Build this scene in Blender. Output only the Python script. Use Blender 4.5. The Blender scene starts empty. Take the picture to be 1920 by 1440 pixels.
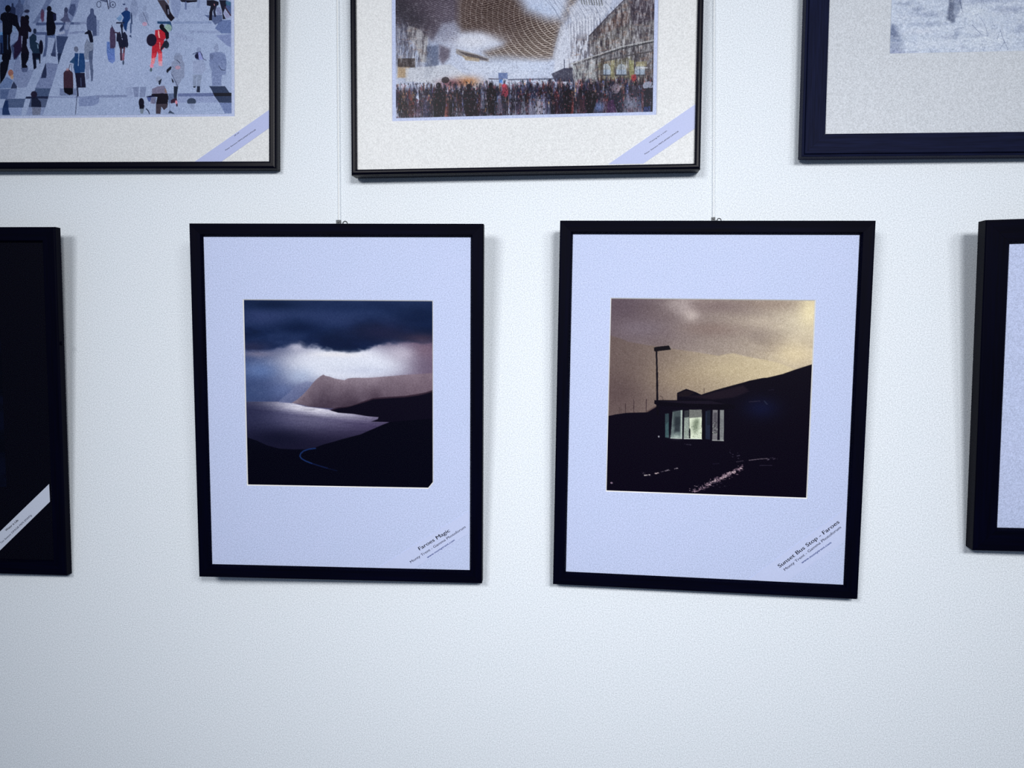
import bpy, bmesh, math
import numpy as np
from mathutils import Matrix, Vector, Euler

sc = bpy.context.scene
COL = sc.collection

# ---------------------------------------------------------------- camera
CAM = [0.018282, 0.107586, -0.000613, 1.112923]          # pitch, yaw, roll (radians), distance from the wall (m)
EYE = 1.5
def cam_matrix():
    a, b, c, d = CAM
    Rx = Matrix(((1, 0, 0), (0, math.cos(a), -math.sin(a)), (0, math.sin(a), math.cos(a))))
    Ry = Matrix(((math.cos(b), 0, math.sin(b)), (0, 1, 0), (-math.sin(b), 0, math.cos(b))))
    Rz = Matrix(((math.cos(c), -math.sin(c), 0), (math.sin(c), math.cos(c), 0), (0, 0, 1)))
    R = Ry @ Rx @ Rz @ Matrix(((1, 0, 0), (0, 0, -1), (0, 1, 0)))      # world (x, y into wall, z up) -> right, down, forward
    M = Matrix((R[0], -R[1], -R[2])).transposed().to_4x4()
    M.translation = (0, -d, EYE)
    return M
cam = bpy.data.objects.new('camera', bpy.data.cameras.new('camera'))
cam.data.sensor_width = 36; cam.data.lens = 1400/1920*36; cam.data.clip_start = .01
cam.matrix_world = cam_matrix(); COL.objects.link(cam); sc.camera = cam

# ---------------------------------------------------------------- world, lights, exposure
wd = bpy.data.worlds.new('room_light'); sc.world = wd; wd.use_nodes = True
wn = wd.node_tree.nodes; bg = wn['Background']
bg.inputs[0].default_value = (.60, .76, 1.06, 1); bg.inputs[1].default_value = .115
def area(name, loc, target, sx, sy, power, col, spread=180):
    l = bpy.data.lights.new(name, 'AREA'); l.shape = 'RECTANGLE'; l.size = sx; l.size_y = sy; l.energy = power; l.color = col
    l.spread = math.radians(spread)
    o = bpy.data.objects.new(name, l); COL.objects.link(o); o.location = loc
    o.rotation_euler = (Vector(target)-Vector(loc)).to_track_quat('-Z', 'Y').to_euler()
area('spot_lamp', (.70, -2.5, 2.36), (-.05, 0, 1.36), .45, .4, 5.2, (1.0, .985, .968), 72)
area('side_spot_lamp', (1.35, -2.5, 2.30), (.05, 0, 1.36), .5, .4, 2.3, (1.0, .985, .968), 72)
area('panel_lamp', (-.95, -2.4, 2.36), (-.05, 0, 1.36), .8, .5, 4.9, (1.0, .985, .968), 78)
sc.view_settings.view_transform = 'Standard'; sc.view_settings.look = 'None'
sc.view_settings.gamma = 1; sc.view_settings.use_curve_mapping = False
sc.view_settings.exposure = 0.2
sc.cycles.use_denoising = False

# ---------------------------------------------------------------- materials
def lin(c): return tuple(((v/255.)/12.92 if v/255. <= .04045 else ((v/255.+.055)/1.055)**2.4) for v in c)
def mat(name, col, rough=.6, spec=.3, metal=0.):
    m = bpy.data.materials.new(name); m.use_nodes = True; b = m.node_tree.nodes['Principled BSDF']
    b.inputs['Base Color'].default_value = (*col, 1); b.inputs['Roughness'].default_value = rough
    b.inputs['Specular IOR Level'].default_value = spec; b.inputs['Metallic'].default_value = metal
    return m
def nd(m, t, **kw):
    n = m.node_tree.nodes.new(t)
    for k, v in kw.items(): setattr(n, k, v)
    return n
def grain_mat(name, col, amt, scale, rough=.85, spec=.2, stretch=(1, 1, 1), mottle=0., bump=0., bscale=200., tint=None):
    """base colour with a fine fibre grain, an optional broad mottle and a bump"""
    m = mat(name, col, rough, spec); L = m.node_tree.links.new; b = m.node_tree.nodes['Principled BSDF']
    tc = nd(m, 'ShaderNodeTexCoord'); mp = nd(m, 'ShaderNodeMapping'); mp.inputs['Scale'].default_value = stretch
    L(tc.outputs['Object'], mp.inputs[0])
    n = nd(m, 'ShaderNodeTexNoise'); n.inputs['Scale'].default_value = scale; n.inputs['Detail'].default_value = 2.5; n.inputs['Roughness'].default_value = .7
    L(mp.outputs[0], n.inputs['Vector'])
    r = nd(m, 'ShaderNodeMapRange'); r.inputs['From Min'].default_value = .3; r.inputs['From Max'].default_value = .7
    r.inputs['To Min'].default_value = 1-amt; r.inputs['To Max'].default_value = 1+amt; r.clamp = False; L(n.outputs[0], r.inputs[0])
    sc_ = nd(m, 'ShaderNodeVectorMath', operation='SCALE'); 
    if mottle:
        n2 = nd(m, 'ShaderNodeTexNoise'); n2.inputs['Scale'].default_value = 28.; n2.inputs['Detail'].default_value = 3; L(tc.outputs['Object'], n2.inputs['Vector'])
        mx = nd(m, 'ShaderNodeMix', data_type='RGBA'); L(n2.outputs[0], mx.inputs[0])
        mx.inputs[6].default_value = (*[v*(1-mottle*k) for v, k in zip(col, (1.3, .6, .6))], 1); mx.inputs[7].default_value = (*[v*(1+mottle*k) for v, k in zip(col, (1.2, .5, .8))], 1)
        L(mx.outputs[2], sc_.inputs[0])
    else: sc_.inputs[0].default_value = col
    L(r.outputs[0], sc_.inputs['Scale']); L(sc_.outputs[0], b.inputs['Base Color'])
    if bump:
        n3 = nd(m, 'ShaderNodeTexNoise'); n3.inputs['Scale'].default_value = bscale; n3.inputs['Detail'].default_value = 4; L(mp.outputs[0], n3.inputs['Vector'])
        bp = nd(m, 'ShaderNodeBump'); bp.inputs['Strength'].default_value = bump; bp.inputs['Distance'].default_value = .001
        L(n3.outputs[0], bp.inputs['Height']); L(bp.outputs[0], b.inputs['Normal'])
    return m
M = dict(
    wall=grain_mat('painted_wall_lining', lin((231, 239, 247)), .24, 600, .92, .12, mottle=.012, bump=.35, bscale=260),
    cream=grain_mat('cream_mat_board', lin((229, 232, 234)), .17, 600, .9, .1, mottle=.009),
    grey=grain_mat('pale_grey_mat_board', lin((207, 213, 221)), .22, 600, .9, .1, mottle=.010),
    lavender=grain_mat('lavender_mat_board', lin((196, 208, 241)), .22, 600, .9, .1, mottle=.02),
    sheet=grain_mat('lavender_paper', lin((188, 200, 234)), .2, 600, .9, .1, mottle=.015),
    blackmat=grain_mat('black_mat_board', (.0004, .0005, .005), .2, 400, .9, .05),
    core=mat('white_board_core', lin((240, 241, 242)), .8, .1),
    back=mat('brown_backing_board', (.16, .11, .07), .9, .1),
    steel=mat('steel', (.10, .11, .12), .5, .4, .3),
    nylon=mat('clear_nylon_cord', (.93, .96, .97), .35, .5),
)
def frame_mat(nm, col, rough, spec, amt=.35, sc_=160):
    h = grain_mat(nm+'_horizontal', col, amt, sc_, rough, spec, stretch=(.05, 1, 1), bump=.06, bscale=sc_)
    v = grain_mat(nm+'_vertical', col, amt, sc_, rough, spec, stretch=(1, 1, .05), bump=.06, bscale=sc_)
    return [h, v]
FM = dict(
    wood=frame_mat('black_stained_wood', (.0004, .0006, .0062), .5, .035),
    metal=frame_mat('black_lacquered_metal', (.0005, .0007, .0060), .32, .11, .1),
    navy=frame_mat('navy_black_brushed_wood', (.0048, .0072, .0290), .55, .05, .35, 300),
)
def glass_mat():
    m = bpy.data.materials.new('etched_non_glare_glass'); m.use_nodes = True; t = m.node_tree; t.nodes.clear()
    o = t.nodes.new('ShaderNodeOutputMaterial'); mx = t.nodes.new('ShaderNodeMixShader'); tr = t.nodes.new('ShaderNodeBsdfTransparent'); g = t.nodes.new('ShaderNodeBsdfGlossy')
    g.inputs['Roughness'].default_value = .32; g.inputs['Color'].default_value = (.3, .3, .3, 1); mx.inputs[0].default_value = .012
    t.links.new(tr.outputs[0], mx.inputs[1]); t.links.new(g.outputs[0], mx.inputs[2]); t.links.new(mx.outputs[0], o.inputs[0])
    return m
M['glass'] = glass_mat()
def print_mat():
    m = mat('photographic_print', (1, 1, 1), .55, .0); a = nd(m, 'ShaderNodeVertexColor'); a.layer_name = 'ink'
    m.node_tree.links.new(a.outputs[0], m.node_tree.nodes['Principled BSDF'].inputs['Base Color']); return m
M['print'] = print_mat()
def ink(c): 
    k = 'ink_%d_%d_%d' % tuple(int(v*1000) for v in c)
    if k not in M: M[k] = mat('printed_ink', c, .8, .05)
    return M[k]

# ---------------------------------------------------------------- helpers
def empty(name, label, cat, mw, group=None):
    o = bpy.data.objects.new(name, None); COL.objects.link(o); o.matrix_world = mw; o.empty_display_size = .05
    tag(o, label, cat, group); return o
def tag(o, label, cat, group=None):
    o['label'] = label; o['category'] = cat
    if group: o['group'] = group
def obj(name, verts, faces, mats, parent=None, mi=None, label=None):
    me = bpy.data.meshes.new(name); me.from_pydata(verts, [], faces)
    for m in (mats if isinstance(mats, list) else [mats]): me.materials.append(m)
    if mi: me.polygons.foreach_set('material_index', mi)
    me.update(); o = bpy.data.objects.new(name, me); COL.objects.link(o)
    if parent: o.parent = parent
    if label: o['label'] = label
    return o
def box(name, x0, x1, y0, y1, z0, z1, m, parent=None):
    v = [(x, y, z) for x in (x0, x1) for y in (y0, y1) for z in (z0, z1)]
    f = [(0, 1, 3, 2), (4, 6, 7, 5), (0, 4, 5, 1), (2, 3, 7, 6), (0, 2, 6, 4), (1, 5, 7, 3)]
    return obj(name, v, f, m, parent)
# frame-local axes: x right, y away from the viewer, z up from the bottom edge; w = height above the back
def moulding(f, prof, mats, parent):
    W, H = f['W'], f['H']; V = []; F = []; MI = []
    cs = [(-1, -1), (1, -1), (1, 1), (-1, 1)]; n = len(prof); g = .00008
    for k in range(4):
        a, b = cs[k], cs[(k+1) % 4]; base = len(V)
        tx, tz = (b[0]-a[0])/2, (b[1]-a[1])/2
        for c_, s in ((a, 1), (b, -1)):
            for d, w in prof: V.append((c_[0]*(W/2-d)+tx*g*s, -w, H/2+c_[1]*(H/2-d)+tz*g*s))
        for i in range(n):
            j = (i+1) % n; F.append((base+i, base+j, base+n+j, base+n+i)); MI.append(k % 2)
        F.append(tuple(base+i for i in range(n))); MI.append(k % 2)
        F.append(tuple(base+n+i for i in reversed(range(n)))); MI.append(k % 2)
    o = obj('frame', V, F, mats, parent, MI)
    bm = bmesh.new(); bm.from_mesh(o.data); bmesh.ops.recalc_face_normals(bm, faces=bm.faces); bm.to_mesh(o.data); bm.free()
    return o
def arc(cx, cy, r, a0, a1, n):
    return [(cx+r*math.cos(math.radians(a0+(a1-a0)*i/n)), cy+r*math.sin(math.radians(a0+(a1-a0)*i/n))) for i in range(n+1)]
def prof_wood(f):
    t, w = f['t'], f['fw']; r = .0022
    return [(0, 0)]+arc(r, t-r, r, 180, 90, 5)+[(w*.5, t-.0004), (w-.0028, t-.0006), (w-.0022, t-.0012), (w, t-.0048), (w, t-.0062), (w-.004, t-.0062), (w-.004, 0)]
def prof_metal(f):
    t, w = f['t'], f['fw']; r = min(.0042, w*.42)
    return [(.0004, 0), (.0004, t-.006), (0, t-.0056), (0, t-.0050), (.0004, t-.0046)]+arc(.0004+r, t-r, r, 180, 90, 6)+arc(w-.003, t-.003, .003, 90, 20, 4)+[(w, t-.0062), (w-.003, t-.0062), (w-.003, 0)]
def prof_flat(f):
    t, w = f['t'], f['fw']
    return [(0, 0), (0, t-.0042), (.0004, t-.0036), (.0028, t-.0030), (.0034, t-.0034), (.0036, t-.0008), (.0042, t-.0002), (w-.0012, t-.0024), (w-.0005, t-.0030), (w, t-.0046), (w, t-.0062), (w-.006, t-.0062), (w-.006, 0)]
def board(f, outer_inset, hole, w, th, m, core, parent, name='mat_board', bev=.0013):
    """mat board with a bevelled window; hole = window corners (u, v about the centre) at the foot of the bevel, anticlockwise from bottom left"""
    W, H = f['W']/2-outer_inset, f['H']/2-outer_inset; c = f['H']/2
    n = len(hole); cu = sum(p[0] for p in hole)/n; cv = sum(p[1] for p in hole)/n
    out = []
    for i in range(n):      # push each window edge outwards by the bevel
        a, b, d = Vector(hole[i-1]), Vector(hole[i]), Vector(hole[(i+1) % n])
        n1 = Vector(((b-a).y, -(b-a).x)).normalized(); n2 = Vector(((d-b).y, -(d-b).x)).normalized()
        q = (n1+n2)/(1+n1.dot(n2)); out.append((b.x+q.x*bev, b.y+q.y*bev))
    bm = bmesh.new()
    O = [(-W, -H), (W, -H), (W, H), (-W, H)]
    vo = [bm.verts.new((x, -w, z+c)) for x, z in O]; vi = [bm.verts.new((x, -w, z+c)) for x, z in out]
    es = [bm.edges.new((vo[i], vo[(i+1) % 4])) for i in range(4)]+[bm.edges.new((vi[i], vi[(i+1) % n])) for i in range(n)]
    bmesh.ops.triangle_fill(bm, use_beauty=True, edges=es)
    vb = [bm.verts.new((x, -w+th, z+c)) for x, z in O]
    for i in range(4): bm.faces.new((vo[i], vo[(i+1) % 4], vb[(i+1) % 4], vb[i]))
    bm.faces.ensure_lookup_table()
    bad = [fc for fc in bm.faces if all(v in vi for v in fc.verts)]
    bmesh.ops.delete(bm, geom=bad, context='FACES_ONLY')
    bmesh.ops.recalc_face_normals(bm, faces=bm.faces)
    me = bpy.data.meshes.new(name); bm.to_mesh(me); bm.free(); me.materials.append(m)
    o = bpy.data.objects.new(name, me); COL.objects.link(o); o.parent = parent
    V = [(x, -w, z+c) for x, z in out]+[(x, -w+th, z+c) for x, z in hole]
    obj('bevel', V, [(i, (i+1) % n, n+(i+1) % n, n+i) for i in range(n)], core, o, label=None if core is m else 'white cut bevel')
    return o
def sheet(f, name, u0, u1, v0, v1, w, m, parent):
    c = f['H']/2; return box(name, u0, u1, -w, -w+.0003, v0+c, v1+c, m, parent)
def print_obj(f, P, rect, w, parent, label):
    u0, v0 = rect; c = f['H']/2
    V = np.stack([u0+P.X/1000, np.full(P.X.shape, -w), c+v0-P.Y/1000], -1).reshape(-1, 3)
    me = bpy.data.meshes.new('print'); nv = len(V); nx, ny = P.nx, P.ny
    idx = np.arange(nv).reshape(ny, nx)
    q = np.stack([idx[:-1, :-1], idx[1:, :-1], idx[1:, 1:], idx[:-1, 1:]], -1).reshape(-1)
    me.vertices.add(nv); me.vertices.foreach_set('co', V.ravel().astype(np.float32))
    me.loops.add(len(q)); me.loops.foreach_set('vertex_index', q.astype(np.int32))
    nf = len(q)//4; me.polygons.add(nf); me.polygons.foreach_set('loop_start', np.arange(nf, dtype=np.int32)*4)
    me.update(calc_edges=True); me.validate()
    s = np.clip(P.im, 0, 255)/255.; l = np.where(s <= .04045, s/12.92, ((s+.055)/1.055)**2.4).reshape(-1, 3)
    a = me.color_attributes.new('ink', 'FLOAT_COLOR', 'POINT'); a.data.foreach_set('color', np.concatenate([l, np.ones((nv, 1))], 1).ravel().astype(np.float32))
    me.materials.append(M['print'])
    o = bpy.data.objects.new('print', me); COL.objects.link(o); o.parent = parent; o['label'] = label
    return o
def text_mesh(name, s, a, b, cap, col, bold, f, w, parent):
    cu = bpy.data.curves.new(name, 'FONT'); cu.body = s; cu.size = 1; cu.resolution_u = 3
    t = bpy.data.objects.new(name, cu); COL.objects.link(t)
    dg = bpy.context.evaluated_depsgraph_get(); me = bpy.data.meshes.new_from_object(t.evaluated_get(dg))
    bpy.data.objects.remove(t)
    xs = [v.co.x for v in me.vertices]; x0, x1 = min(xs), max(xs)
    d = Vector((b[0]-a[0], b[1]-a[1])); sx = d.length/(x1-x0); sy = cap/.73; d.normalize(); c = f['H']/2
    for v in me.vertices:
        X, Y = (v.co.x-x0)*sx, v.co.y*sy
        v.co = (a[0]+d.x*X-d.y*Y, -w, a[1]+d.y*X+d.x*Y+c)
    if bold:        # a second, slightly shifted impression thickens the strokes
        vs = [tuple(v.co) for v in me.vertices]; fs = [tuple(p.vertices) for p in me.polygons]; n = len(vs)
        me2 = bpy.data.meshes.new(name); e = bold*sy
        me2.from_pydata(vs+[(x+d.x*e, y-.00001, z+d.y*e) for x, y, z in vs], [], fs+[tuple(i+n for i in q) for q in fs]); bpy.data.meshes.remove(me); me = me2
    me.materials.append(ink(col)); me.name = name
    o = bpy.data.objects.new(name, me); COL.objects.link(o); o.parent = parent
    return o
def label_strip(f, L, w, parent, lbl):
    """paper strip pasted across the corner, its long ends tucked under the frame's lip"""
    c = f['H']/2; p = L['strip']; n = len(p); bd = Vector((0, 0))
    V = [(x, -w-.0003, z+c) for x, z in p]+[(x, -w, z+c) for x, z in p]
    m = M.setdefault('strip_%.2f_%.2f' % L['col'][1:], grain_mat('printed_paper_strip', L['col'], .04, 560, .85, .1))
    o = obj('title_label', V, [tuple(range(n)), tuple(reversed(range(n, 2*n)))]+[(i, n+i, n+(i+1) % n, (i+1) % n) for i in range(n)], m, parent, label=lbl)
    for k, (s, a, b, cap, col, bold) in enumerate(L['texts']):
        t = text_mesh('lettering', s, a, b, cap, col, bold, f, w+.0004, o)
        if col[2] > .2: t['label'] = 'blue web address lettering'
    return o
def frame_matrix(f):
    t, l, r = (math.radians(f[k]) for k in ('twist', 'lean', 'roll'))
    R = Matrix.Rotation(t, 3, 'Z') @ Matrix.Rotation(l, 3, 'X') @ Matrix.Rotation(r, 3, 'Y')
    m = R.to_4x4(); m.translation = f['loc']; return m

FRAMES = {
  'A': {'loc': [-0.3796,-0.0144,1.1869],'lean': 3.72,'twist': 3.4,'roll': 0.75,'W': 0.43,'H': 0.5281,'t': 0.018,'fw': 0.0185},
  'B': {'loc': [0.1566,-0.0028,1.1815],'lean': 2.76,'twist': 0.27,'roll': 1.33,'W': 0.43,'H': 0.5281,'t': 0.018,'fw': 0.0185},
  'L': {'loc': [-1.0472,-0.011,1.1789],'lean': 2.8,'twist': 2.5,'roll': 0.75,'W': 0.43,'H': 0.5483,'t': 0.0135,'fw': 0.023},
  'R': {'loc': [0.7228,-0.0091,1.2521],'lean': 4.43,'twist': -2.16,'roll': -0.28,'W': 0.4,'H': 0.4498,'t': 0.0221,'fw': 0.0318},
  'UM': {'loc': [-0.1026,-0.0029,1.7888],'lean': 2.44,'twist': 0.29,'roll': 0.72,'W': 0.5098,'H': 0.405,'t': 0.0255,'fw': 0.0085},
  'UL': {'loc': [-0.7303,-0.0034,1.8147],'lean': 2.6,'twist': 0.36,'roll': 1.58,'W': 0.505,'H': 0.405,'t': 0.017,'fw': 0.0119},
  'UR': {'loc': [0.5907,-0.0041,1.7917],'lean': 0.67,'twist': 0.49,'roll': 1.28,'W': 0.6,'H': 0.45,'t': 0.0207,'fw': 0.0317},
}
LABELS = {
  'A': {'strip': [(0.0552,-0.2471),(0.1942,-0.1561),(0.1945,-0.1895),(0.1113,-0.2462)],'col': (0.575,0.645,0.9),'texts': [('Faroes Magic',(0.1209,-0.2174),(0.1665,-0.1876),0.0058,(0.012,0.014,0.03),0.045),('Monty Trent - Gamma Photoforum',(0.1077,-0.2372),(0.1901,-0.1811),0.004,(0.04,0.045,0.09),0.03),('www.montytrent.com',(0.1326,-0.2292),(0.1737,-0.2012),0.0032,(0.006,0.035,0.22),0.05)]},
  'B': {'strip': [(0.0641,-0.2451),(0.1955,-0.1357),(0.1957,-0.1827),(0.1173,-0.2464)],'col': (0.575,0.645,0.9),'texts': [('Sunset Bus Stop - Faroes',(0.108,-0.2257),(0.1874,-0.1568),0.0058,(0.012,0.014,0.03),0.045),('Monty Trent - Gamma Photoforum',(0.1155,-0.2295),(0.1901,-0.1639),0.004,(0.04,0.045,0.09),0.03),('www.montytrent.com',(0.1387,-0.2179),(0.1777,-0.1864),0.0032,(0.006,0.035,0.22),0.05)]},
  'UL': {'strip': [(0.1184,-0.1909),(0.2413,-0.1115),(0.2415,-0.1383),(0.161,-0.191)],'col': (0.5,0.56,0.86),'texts': [('all viv',(0.184,-0.152),(0.1917,-0.147),0.0018,(0.012,0.014,0.03),0.05),('Peter Stevens FRPS,AFIAP,DPAGB',(0.1696,-0.1737),(0.2181,-0.1428),0.0018,(0.012,0.014,0.03),0.05)]},
  'UM': {'strip': [(0.125,-0.1919),(0.2469,-0.1099),(0.2467,-0.1439),(0.1748,-0.1919)],'col': (0.52,0.58,0.86),'texts': [('Waiting for a train',(0.1831,-0.1635),(0.2076,-0.1469),0.0018,(0.012,0.014,0.03),0.03),('Peter Stevens FRPS,AFIAP,DPAGB',(0.1771,-0.1793),(0.2238,-0.1481),0.0018,(0.012,0.014,0.03),0.05)]},
  'L': {'strip': [(0.0483,-0.2573),(0.1874,-0.1282),(0.1878,-0.1566),(0.0469,-0.2889)],'col': (0.58,0.64,0.78),'texts': [('Water is Life',(0.113,-0.2064),(0.1345,-0.1885),0.0034,(0.012,0.014,0.03),0.06),('Tim Sawyer DPAGB FRPS EFIAP/g',(0.1036,-0.2271),(0.1569,-0.1798),0.003,(0.04,0.045,0.09),0.03)]},
}

# ---------------------------------------------------------------- the wall
wl = box('wall_back', -3.2, 3.2, 0, .12, 0, 2.9, M['wall']); wl['kind'] = 'structure'

# ---------------------------------------------------------------- pictures painted on paper
class Print:
    """A photographic print as a raster in its own paper millimetres (x right, y down from the top left corner)."""
    def __init__(s, w, h, res, seed):
        s.w, s.h, s.res = w, h, res
        s.nx, s.ny = int(w*res)+1, int(h*res)+1
        s.X, s.Y = np.meshgrid(np.linspace(0, w, s.nx), np.linspace(0, h, s.ny))
        s.rng = np.random.RandomState(seed)
        s.im = np.zeros((s.ny, s.nx, 3))
    def noise(s, cx, cy, octs=4, seed=0):
        r = np.random.RandomState(seed); out = np.zeros_like(s.X); amp = 1.; tot = 0.
        for o in range(octs):
            gx, gy = cx/2**o, cy/2**o
            g = r.rand(int(s.h/gy)+4, int(s.w/gx)+4)
            fx, fy = s.X/gx+.37, s.Y/gy+.61
            ix, iy = fx.astype(int), fy.astype(int); tx, ty = fx-ix, fy-iy
            tx, ty = tx*tx*(3-2*tx), ty*ty*(3-2*ty)
            ix = np.minimum(ix, g.shape[1]-2); iy = np.minimum(iy, g.shape[0]-2)
            out += amp*((g[iy, ix]*(1-tx)+g[iy, ix+1]*tx)*(1-ty)+(g[iy+1, ix]*(1-tx)+g[iy+1, ix+1]*tx)*ty)
            tot += amp; amp *= .55
        return out/tot
    def fill(s, c): s.im[:] = c
    def mix(s, m, c):
        m = m[..., None]; s.im = s.im*(1-m)+np.asarray(c, float)*m
    def win(s, xs, ys, pad):
        i0 = max(0, int((min(xs)-pad)*s.res)-1); i1 = min(s.nx, int((max(xs)+pad)*s.res)+3)
        j0 = max(0, int((min(ys)-pad)*s.res)-1); j1 = min(s.ny, int((max(ys)+pad)*s.res)+3)
        return (slice(j0, j1), slice(i0, i1)) if i1 > i0 and j1 > j0 else None
    def seg(s, X, Y, a, b):
        dx, dy = b[0]-a[0], b[1]-a[1]
        t = np.clip(((X-a[0])*dx+(Y-a[1])*dy)/(dx*dx+dy*dy+1e-9), 0, 1)
        return np.hypot(X-a[0]-t*dx, Y-a[1]-t*dy)
    def poly(s, p, c, al=1., soft=.5):
        k = s.win([q[0] for q in p], [q[1] for q in p], soft*2+1)
        if k is None: return
        X, Y = s.X[k], s.Y[k]; d = np.full(X.shape, 1e9); ins = np.zeros(X.shape, bool)
        for a, b in zip(p, p[1:]+p[:1]):
            d = np.minimum(d, s.seg(X, Y, a, b))
            if a[1] != b[1]:
                ins ^= ((a[1] > Y) != (b[1] > Y)) & (X < (b[0]-a[0])*(Y-a[1])/(b[1]-a[1])+a[0])
        sd = np.where(ins, d, -d)
        m = np.clip(.5+sd/max(soft, .4), 0, 1); m = (m*m*(3-2*m)*al)[..., None]
        s.im[k] = s.im[k]*(1-m)+np.asarray(c, float)*m
    def line(s, p, c, w, al=1., soft=.4):
        k = s.win([q[0] for q in p], [q[1] for q in p], w+soft*2+1)
        if k is None: return
        X, Y = s.X[k], s.Y[k]; d = np.full(X.shape, 1e9)
        for a, b in zip(p, p[1:]): d = np.minimum(d, s.seg(X, Y, a, b))
        m = (np.clip(.5+(w/2-d)/max(soft, .4), 0, 1)*al)[..., None]
        s.im[k] = s.im[k]*(1-m)+np.asarray(c, float)*m
    def blob(s, x, y, rx, ry, c, al=1., p=1.):
        m = np.exp(-(((s.X-x)/rx)**2+((s.Y-y)/ry)**2)**p)*al
        s.mix(m, c)
    def ell(s, x, y, rx, ry, c, al=1., soft=.6):
        k = s.win([x-rx, x+rx], [y-ry, y+ry], soft+1)
        if k is None: return
        d = (1-np.hypot((s.X[k]-x)/rx, (s.Y[k]-y)/ry))*min(rx, ry)
        m = (np.clip(.5+d/max(soft, .4), 0, 1)*al)[..., None]
        s.im[k] = s.im[k]*(1-m)+np.asarray(c, float)*m
    def run(s, ops):
        for o in ops: getattr(s, o[0])(*o[1:])
    def grain(s, a, seed=5):
        r = np.random.RandomState(seed); g = r.randn(s.ny, s.nx)
        g = (g+np.roll(g, 1, 0)*.5+np.roll(g, 1, 1)*.5)*.75
        lum = s.im.mean(2)
        s.im += (g*a*np.clip(lum/140, .06, 1))[..., None]
        s.im = np.clip(s.im, 0, 255)

def edge_y(P, pts):
    """height of a drawn skyline at every column"""
    return np.interp(P.X, [p[0] for p in pts], [p[1] for p in pts])
def sm(x): x = np.clip(x, 0, 1); return x*x*(3-2*x)

def paint_fjord(D):
    P = Print(D['w'], D['h'], 1.6, 1); X, Y, w, h = P.X, P.Y, P.w, P.h
    n1 = P.noise(90, 40, 5, 11); n2 = P.noise(30, 16, 4, 12)
    P.fill((20, 38, 78))
    P.mix(sm((n1-.42)*4)*.55, (52, 68, 112)); P.mix(sm((.5-n1)*4)*.8, (4, 18, 46))
    P.run(D['sky'])
    ce = edge_y(P, D['cloud'])+(n2-.5)*18
    below = sm((Y-ce)/7+.5)
    glow = np.exp(-((X-.53*w)/(.36*w))**2-((Y-.335*h)/(.115*h))**2)
    base = np.stack([56+36*X/w, 70+2*X/w, 112-16*X/w], -1)
    base = base*(1-sm(glow*1.25)[..., None])+np.array((226, 230, 244.))*sm(glow*1.25)[..., None]
    P.im = P.im*(1-below[..., None])+base*below[..., None]
    P.mix(sm((n2-.5)*3)*.25*below*(1-glow), (165, 165, 190))
    P.run(D['light'])
    # sea
    sy = edge_y(P, D['horizon']); sea = sm((Y-sy)/2+.5)
    rip = P.noise(26, 1.6, 3, 13)
    sc = np.stack([36+22*X/w, 38+8*X/w, 70+4*X/w], -1)*(1.25-.75*sm((Y/h-.6)/.28))[..., None]
    P.im = P.im*(1-sea[..., None])+sc*sea[..., None]
    hx, hy = D['shine']
    g = np.exp(-((X-hx)/(.33*w))**2-((Y-hy-(X-hx)*.11)/(.042*h))**2)
    g2 = np.exp(-((X-hx)/(.32*w))**2-((Y-hy-12)/(.09*h))**2)*.30
    P.mix(sea*np.clip(np.maximum(g*1.1, g2)*(.66+.55*rip), 0, 1), (226, 224, 238))
    P.mix(sea*sm((rip-.52)*4)*.22, (24, 22, 48)); P.mix(sea*sm((.20*w-X)/(.25*w)+.3)*.6, (34, 36, 64)); P.mix(sea*sm((Y/h-.66)/.14)*.65, (22, 20, 46))
    # hazy hills
    P.run(D['hills'])
    mp = edge_y(P, D['ridge']); inside = sm((Y-mp)/1.4+.5)*(1-sm((Y-edge_y(P, D['shore']))/1.2+.5))*((X > D['ridge'][0][0]))
    t = np.clip((Y-mp)/(.14*h), 0, 1)
    n3 = P.noise(20, 26, 4, 15)
    mc = np.stack([138-62*t, 122-60*t, 134-58*t], -1)+((n3-.5)*46)[..., None]
    rt = sm((X-.62*w)/(.3*w))[..., None]; mc = mc*(1-rt*.5)+np.array((118, 100, 112.))*rt*.5
    P.im = P.im*(1-inside[..., None]*.93)+mc*inside[..., None]*.93
    P.run(D['land'])
    P.grain(7, 21); return P

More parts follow.
